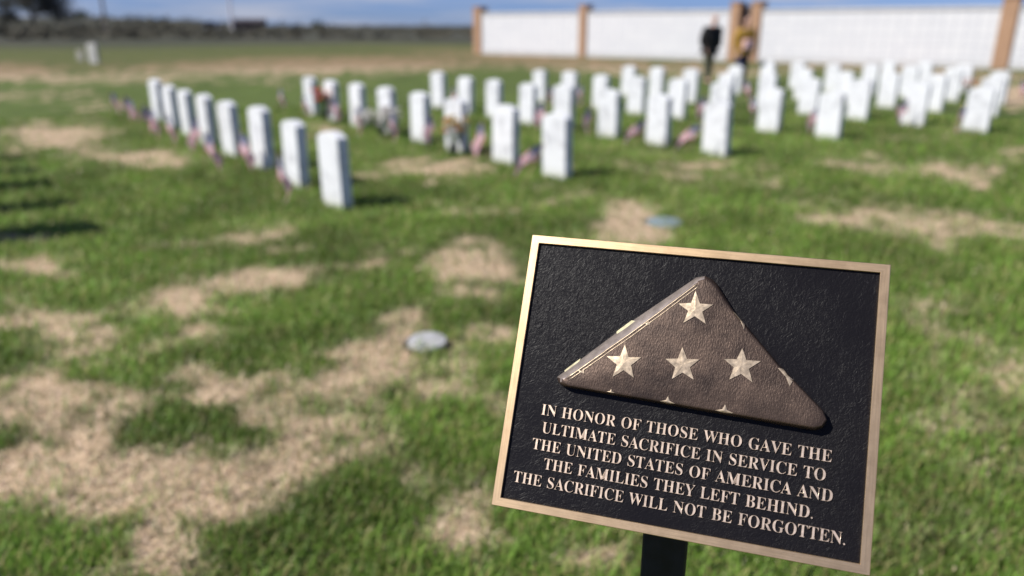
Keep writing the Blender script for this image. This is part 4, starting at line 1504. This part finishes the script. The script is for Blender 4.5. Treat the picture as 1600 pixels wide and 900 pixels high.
# ---- raised inscription
GLYPHS = {'I':(388,['20 0 20 26 50 31 74 38 91 48 103 63 110 84 112 112 112 576 110 603 104 623 94 637 78 645 53 650 20 653 20 678 364 678 364 653 332 650 308 645 292 637 281 623 274 603 272 576 272 115 279 66 285 55 294 46 307 39 366 26 366 0']),'N':(735,['600 -16 159 521 159 117 161 86 167 62 177 46 192 36 216 29 248 26 248 0 27 0 27 26 49 27 66 30 81 35 92 41 100 50 106 62 110 76 112 95 113 117 113 578 54 645 27 653 27 678 233 678 582 251 582 562 581 584 579 602 575 617 569 628 560 636 549 643 493 653 493 678 714 678 714 653 683 650 660 643 645 633 636 616 630 593 628 561 628 -16']),'H':(779,['23 0 23 26 54 29 77 36 93 47 103 64 109 88 111 120 111 564 109 593 103 615 93 631 77 642 54 649 24 653 24 678 360 678 360 653 304 643 293 637 284 629 278 618 274 604 272 586 271 564 271 373 509 373 509 564 502 618 497 629 488 637 477 643 420 653 420 678 755 678 755 653 724 649 701 642 686 632 677 616 671 594 669 564 669 120 671 90 677 66 687 49 702 37 725 29 755 26 755 0 420 0 420 26 450 29 474 36 490 46 501 62 507 86 509 120 509 329 271 329 271 120 273 88 279 64 289 47 305 36 329 29 360 26 360 0']),'O':(782,['388 -16 340 -13 294 -4 251 11 211 31 174 56 141 86 111 120 87 158 67 199 53 243 44 290 41 339 44 388 53 434 67 479 87 520 111 557 141 592 175 621 212 647 254 667 298 682 345 691 395 694 443 691 489 682 532 668 572 648 609 623 642 594 671 560 696 522 716 481 730 436 739 389 742 339 739 290 730 243 716 199 695 158 671 120 641 86 607 56 570 31 529 11 484 -4 437 -13','394 18 446 27 489 54 522 98 546 161 560 241 565 339 560 436 544 516 518 579 482 624 438 651 387 660 335 651 292 624 259 580 235 517 221 437 216 339 221 243 237 163 264 100 300 54 343 27']),'R':(704,['23 0 23 26 54 29 77 36 93 47 103 64 109 88 111 120 111 564 109 593 103 615 93 631 77 642 54 649 24 653 24 678 323 678 415 673 489 658 547 634 588 599 613 554 621 498 617 459 604 425 583 395 553 370 515 349 469 333 643 75 674 38 684 31 697 27 712 26 715 26 715 0 504 0 300 316 271 316 271 120 273 88 279 64 289 47 305 36 329 29 360 26 360 0','271 348 303 348 350 352 388 364 417 385 436 414 448 452 452 500 449 543 439 579 423 607 400 626 370 638 334 642 311 641 293 636 282 629 276 617 272 599 271 574']),'F':(602,['23 0 23 26 54 30 77 38 93 50 103 67 109 92 111 125 111 558 109 590 102 614 92 630 75 641 52 648 21 653 21 678 586 678 586 476 562 476 554 514 543 547 529 574 511 596 489 613 462 626 428 635 389 640 342 642 298 640 288 637 281 633 277 627 271 593 271 368 283 368 323 372 356 383 381 403 400 430 414 468 423 516 450 516 450 176 424 176 415 229 401 270 382 299 357 318 323 329 281 333 271 333 271 120 272 98 275 79 280 64 287 51 298 42 312 35 330 30 354 27 382 26 382 0']),'T':(630,['137 0 137 26 169 28 194 35 212 46 223 63 230 88 232 120 232 645 222 645 173 640 131 625 97 601 71 567 53 524 43 473 16 473 16 678 611 678 611 472 586 472 576 525 558 568 531 602 496 626 452 640 400 645 392 645 392 120 394 87 401 62 412 45 429 34 454 28 488 26 488 0']),'S':(581,['64 -16 64 235 93 235 112 169 136 115 166 74 202 45 244 28 293 22 328 26 358 36 383 54 401 76 411 103 415 133 406 174 379 209 335 238 242 284 189 313 147 344 115 376 92 411 79 450 74 494 77 533 86 568 100 600 120 627 143 650 172 669 203 683 238 691 275 694 342 687 420 667 434 664 446 662 461 666 471 676 477 694 505 694 505 475 480 475 469 511 455 543 437 573 417 599 394 621 370 639 343 652 317 659 289 662 257 659 230 650 208 635 191 615 181 592 178 566 181 541 190 520 204 501 224 484 250 467 281 451 377 406 415 387 447 367 473 347 493 326 509 303 521 280 529 255 533 228 535 198 532 157 521 120 505 86 481 56 453 32 418 12 378 -3 334 -12 286 -15 236 -12 187 1 147 14 126 18 116 17 109 15 103 11 91 -16']),'E':(658,['21 0 21 25 53 27 77 33 93 44 104 60 110 84 112 116 112 549 110 587 103 615 93 634 76 644 53 651 24 653 24 678 594 678 594 476 571 476 559 532 537 575 507 605 465 625 411 637 345 641 298 638 288 634 282 628 277 621 272 578 272 366 288 366 329 370 361 381 386 401 405 428 419 466 429 514 453 514 453 176 428 176 423 213 416 244 407 270 394 290 378 306 359 318 335 325 308 330 276 331 272 331 272 100 274 78 278 62 286 52 299 46 318 42 343 41 389 43 430 48 467 58 498 71 527 89 552 112 574 139 594 173 612 213 640 213 599 0']),'W':(910,['254 -16 48 585 40 606 31 623 23 636 11 645 -4 651 -23 653 -23 678 269 678 269 653 250 651 234 648 223 643 215 635 211 625 209 611 220 555 332 228 448 525 426 594 418 615 409 630 398 640 384 646 365 650 341 653 341 678 654 678 654 653 616 649 593 635 585 613 594 575 706 247 805 550 817 605 815 621 810 633 801 641 788 647 771 651 749 653 749 678 929 678 929 653 911 648 897 639 885 627 875 611 865 590 856 565 664 -16 637 -16 470 460 283 -16']),'G':(756,['399 -15 330 -10 267 5 211 29 161 62 119 104 86 153 61 209 46 272 41 341 46 408 61 469 86 524 119 573 160 614 208 648 261 673 320 688 383 693 436 689 492 677 550 656 577 649 588 650 597 654 604 660 624 693 651 693 651 458 625 458 609 497 591 532 569 564 545 592 518 615 490 635 460 649 430 657 398 660 343 651 297 624 262 580 237 517 222 437 217 339 223 243 240 163 268 101 286 76 306 55 329 39 354 28 381 21 410 19 444 21 470 29 489 41 500 57 508 79 510 106 510 190 508 218 501 239 490 254 472 263 446 269 410 271 410 295 745 295 745 271 716 269 694 263 680 254 671 240 666 219 664 191 664 43 576 11 488 -9']),'A':(650,['-13 0 -13 27 5 29 21 35 35 45 48 60 60 82 73 111 307 694 334 693 572 129 612 51 625 38 641 30 660 27 660 0 341 0 341 27 386 32 413 45 422 68 406 121 376 197 154 197 117 105 113 88 111 72 119 47 143 32 184 27 190 27 190 0','169 239 360 239 263 475']),'V':(637,['316 -19 66 567 34 626 20 639 2 648 -21 653 -21 678 314 678 314 653 286 652 264 649 248 644 236 636 229 624 227 610 240 563 385 213 518 562 528 609 526 624 519 635 509 643 493 648 472 651 445 653 445 678 658 678 658 653 639 651 622 646 608 637 595 622 582 600 569 570 342 -19']),'U':(733,['369 -19 286 -12 219 8 170 43 136 91 116 154 109 231 109 564 107 593 101 615 91 631 75 642 52 649 22 653 22 678 358 678 358 653 302 643 290 637 281 629 275 618 269 564 269 208 273 154 284 110 303 77 329 52 365 38 409 33 462 39 506 56 540 84 565 124 579 175 584 237 584 563 582 592 576 615 565 631 548 641 523 649 489 653 489 678 706 678 706 653 679 648 658 639 645 628 636 612 631 590 629 563 629 270 622 176 601 102 566 48 515 11 450 -12']),'L':(635,['23 0 23 26 54 29 77 36 93 47 103 64 109 88 111 120 111 564 109 594 103 617 93 633 77 643 54 650 24 653 24 678 372 678 372 653 310 646 297 640 287 631 280 620 275 605 272 587 271 564 271 123 276 70 281 59 288 52 298 47 348 41 393 43 434 49 469 59 499 74 527 93 551 119 572 149 591 187 609 230 636 230 598 0']),'M':(944,['21 0 21 26 51 29 75 36 92 47 103 63 110 87 112 118 112 569 111 589 109 606 105 619 99 629 90 637 79 644 22 653 22 678 275 678 472 212 669 678 919 678 919 653 890 649 868 641 853 630 842 614 836 592 834 563 834 127 835 101 837 80 841 64 847 51 855 41 866 35 918 26 918 0 589 0 589 26 644 37 655 44 664 53 670 66 674 81 676 101 677 124 677 594 429 0 402 0 157 579 157 119 159 85 166 60 178 44 196 34 220 28 252 26 252 0']),'C':(697,['382 -16 318 -11 259 4 205 30 157 64 116 106 83 156 59 212 44 273 39 340 44 406 59 467 84 523 117 572 158 613 207 648 261 673 321 688 386 693 434 689 488 676 547 655 577 648 599 653 614 668 624 693 650 693 650 459 625 459 599 517 568 566 531 606 489 636 443 654 395 660 340 651 294 624 259 579 234 516 219 436 214 337 220 245 236 169 264 111 303 69 353 43 414 35 454 39 494 49 533 67 571 91 606 121 638 158 666 132 629 87 589 50 544 21 494 0 440 -12']),'D':(738,['30 0 30 26 58 29 79 35 94 44 103 59 108 81 110 111 110 557 108 592 101 618 91 635 74 645 51 651 22 653 22 678 330 678 388 676 440 668 488 656 532 639 570 617 604 590 632 559 655 523 674 483 687 439 694 391 697 339 687 235 657 151 608 85 538 38 449 9 340 0','331 36 362 38 391 44 416 55 439 70 459 88 476 112 501 171 517 247 522 341 517 434 501 510 475 569 438 611 390 637 332 645 310 643 293 639 282 631 276 618 272 599 271 573 271 107 272 82 276 63 282 51 293 42 309 38']),'Y':(634,['151 0 151 26 182 29 205 36 221 47 231 64 237 88 239 120 239 266 69 576 52 605 36 626 21 639 1 648 -20 652 -20 678 308 678 308 652 291 652 274 651 260 648 248 644 239 637 234 629 232 620 244 583 370 336 496 545 509 569 516 589 519 607 511 632 486 647 444 652 439 652 439 678 654 678 654 652 637 648 622 642 609 632 570 583 399 303 399 120 401 88 407 64 417 47 433 36 457 29 488 26 488 0']),'B':(659,['24 0 24 26 54 29 77 37 93 48 103 65 109 90 111 122 111 549 110 575 107 597 103 614 96 627 87 637 76 645 62 649 44 652 23 653 23 678 328 678 408 674 474 661 525 639 561 609 583 570 590 522 585 484 572 450 549 422 518 399 477 381 427 368 487 353 536 332 574 307 601 275 618 238 623 196 615 139 592 90 553 52 499 23 433 6 354 0','271 375 280 375 328 378 365 389 392 406 410 431 420 467 424 514 421 555 414 589 401 614 382 632 356 642 322 646 302 645 288 640 280 633 275 621 272 604 271 582','330 36 369 40 400 52 422 73 436 103 445 142 448 191 444 241 432 280 413 309 384 328 344 340 294 344 271 344 271 97 272 77 277 61 284 50 294 42 310 38']),'.':(219,['109 111 79 103 57 81 49 51 57 21 79 -1 109 -9 139 -1 161 21 169 51 161 81 139 103'])}
def glyph_polys(ch):
    w, ss = GLYPHS[ch]
    out = []
    for s in ss:
        v = list(map(int, s.split()))
        out.append(list(zip(v[::2], v[1::2])))
    return w, out
def text_line(txt, half, base):
    k = .01185 / 678            # metres per font unit: cap height 11.9 mm
    SPACE = 330
    nat = sum(GLYPHS[c][0] if c != ' ' else SPACE for c in txt)
    xs = (2 * half / 1000) / (nat * k)
    track = 0.0
    if xs > 1.04:
        track = (2 * half / 1000 - nat * k * 1.04) / (len(txt) - 1); xs = 1.04
    cu = bpy.data.curves.new("inscription_line", 'CURVE')
    cu.dimensions = '2D'; cu.fill_mode = 'BOTH'
    cu.extrude = .0007; cu.bevel_depth = .00014; cu.bevel_resolution = 0; cu.offset = -.00024
    x = -half / 1000
    for c in txt:
        if c == ' ':
            x += SPACE * k * xs + track; continue
        w, polys = glyph_polys(c)
        for p in polys:
            sp = cu.splines.new('POLY')
            sp.points.add(len(p) - 1)
            for i, (a, b) in enumerate(p):
                sp.points[i].co = (x + a * k * xs, b * k, 0, 1)
            sp.use_cyclic_u = True
        x += w * k * xs + track
    tmp = bpy.data.objects.new("inscription_line", cu); COL.objects.link(tmp)
    dg = bpy.context.evaluated_depsgraph_get()
    me = bpy.data.meshes.new_from_object(tmp.evaluated_get(dg))
    bpy.data.objects.remove(tmp)
    me.name = "inscription_line"
    me.materials.clear(); me.materials.append(M_LETTER)
    o = bpy.data.objects.new("inscription_line", me); COL.objects.link(o)
    o.parent = plaque
    o.matrix_local = LOC @ Matrix.Rotation(-.0128, 4, 'Z') @ Matrix.Translation((0, base / 1000, .0006))
    o["label"] = "raised letters reading " + txt
for txt, half, base in (("IN HONOR OF THOSE WHO GAVE THE", 150.3, -51.2), ("ULTIMATE SACRIFICE IN SERVICE TO", 146.5, -70.4),
                        ("THE UNITED STATES OF AMERICA AND", 154.6, -89.4), ("THE FAMILIES THEY LEFT BEHIND.", 138.3, -108.6),
                        ("THE SACRIFICE WILL NOT BE FORGOTTEN.", 169.6, -127.6)):
    text_line(txt, half, base)
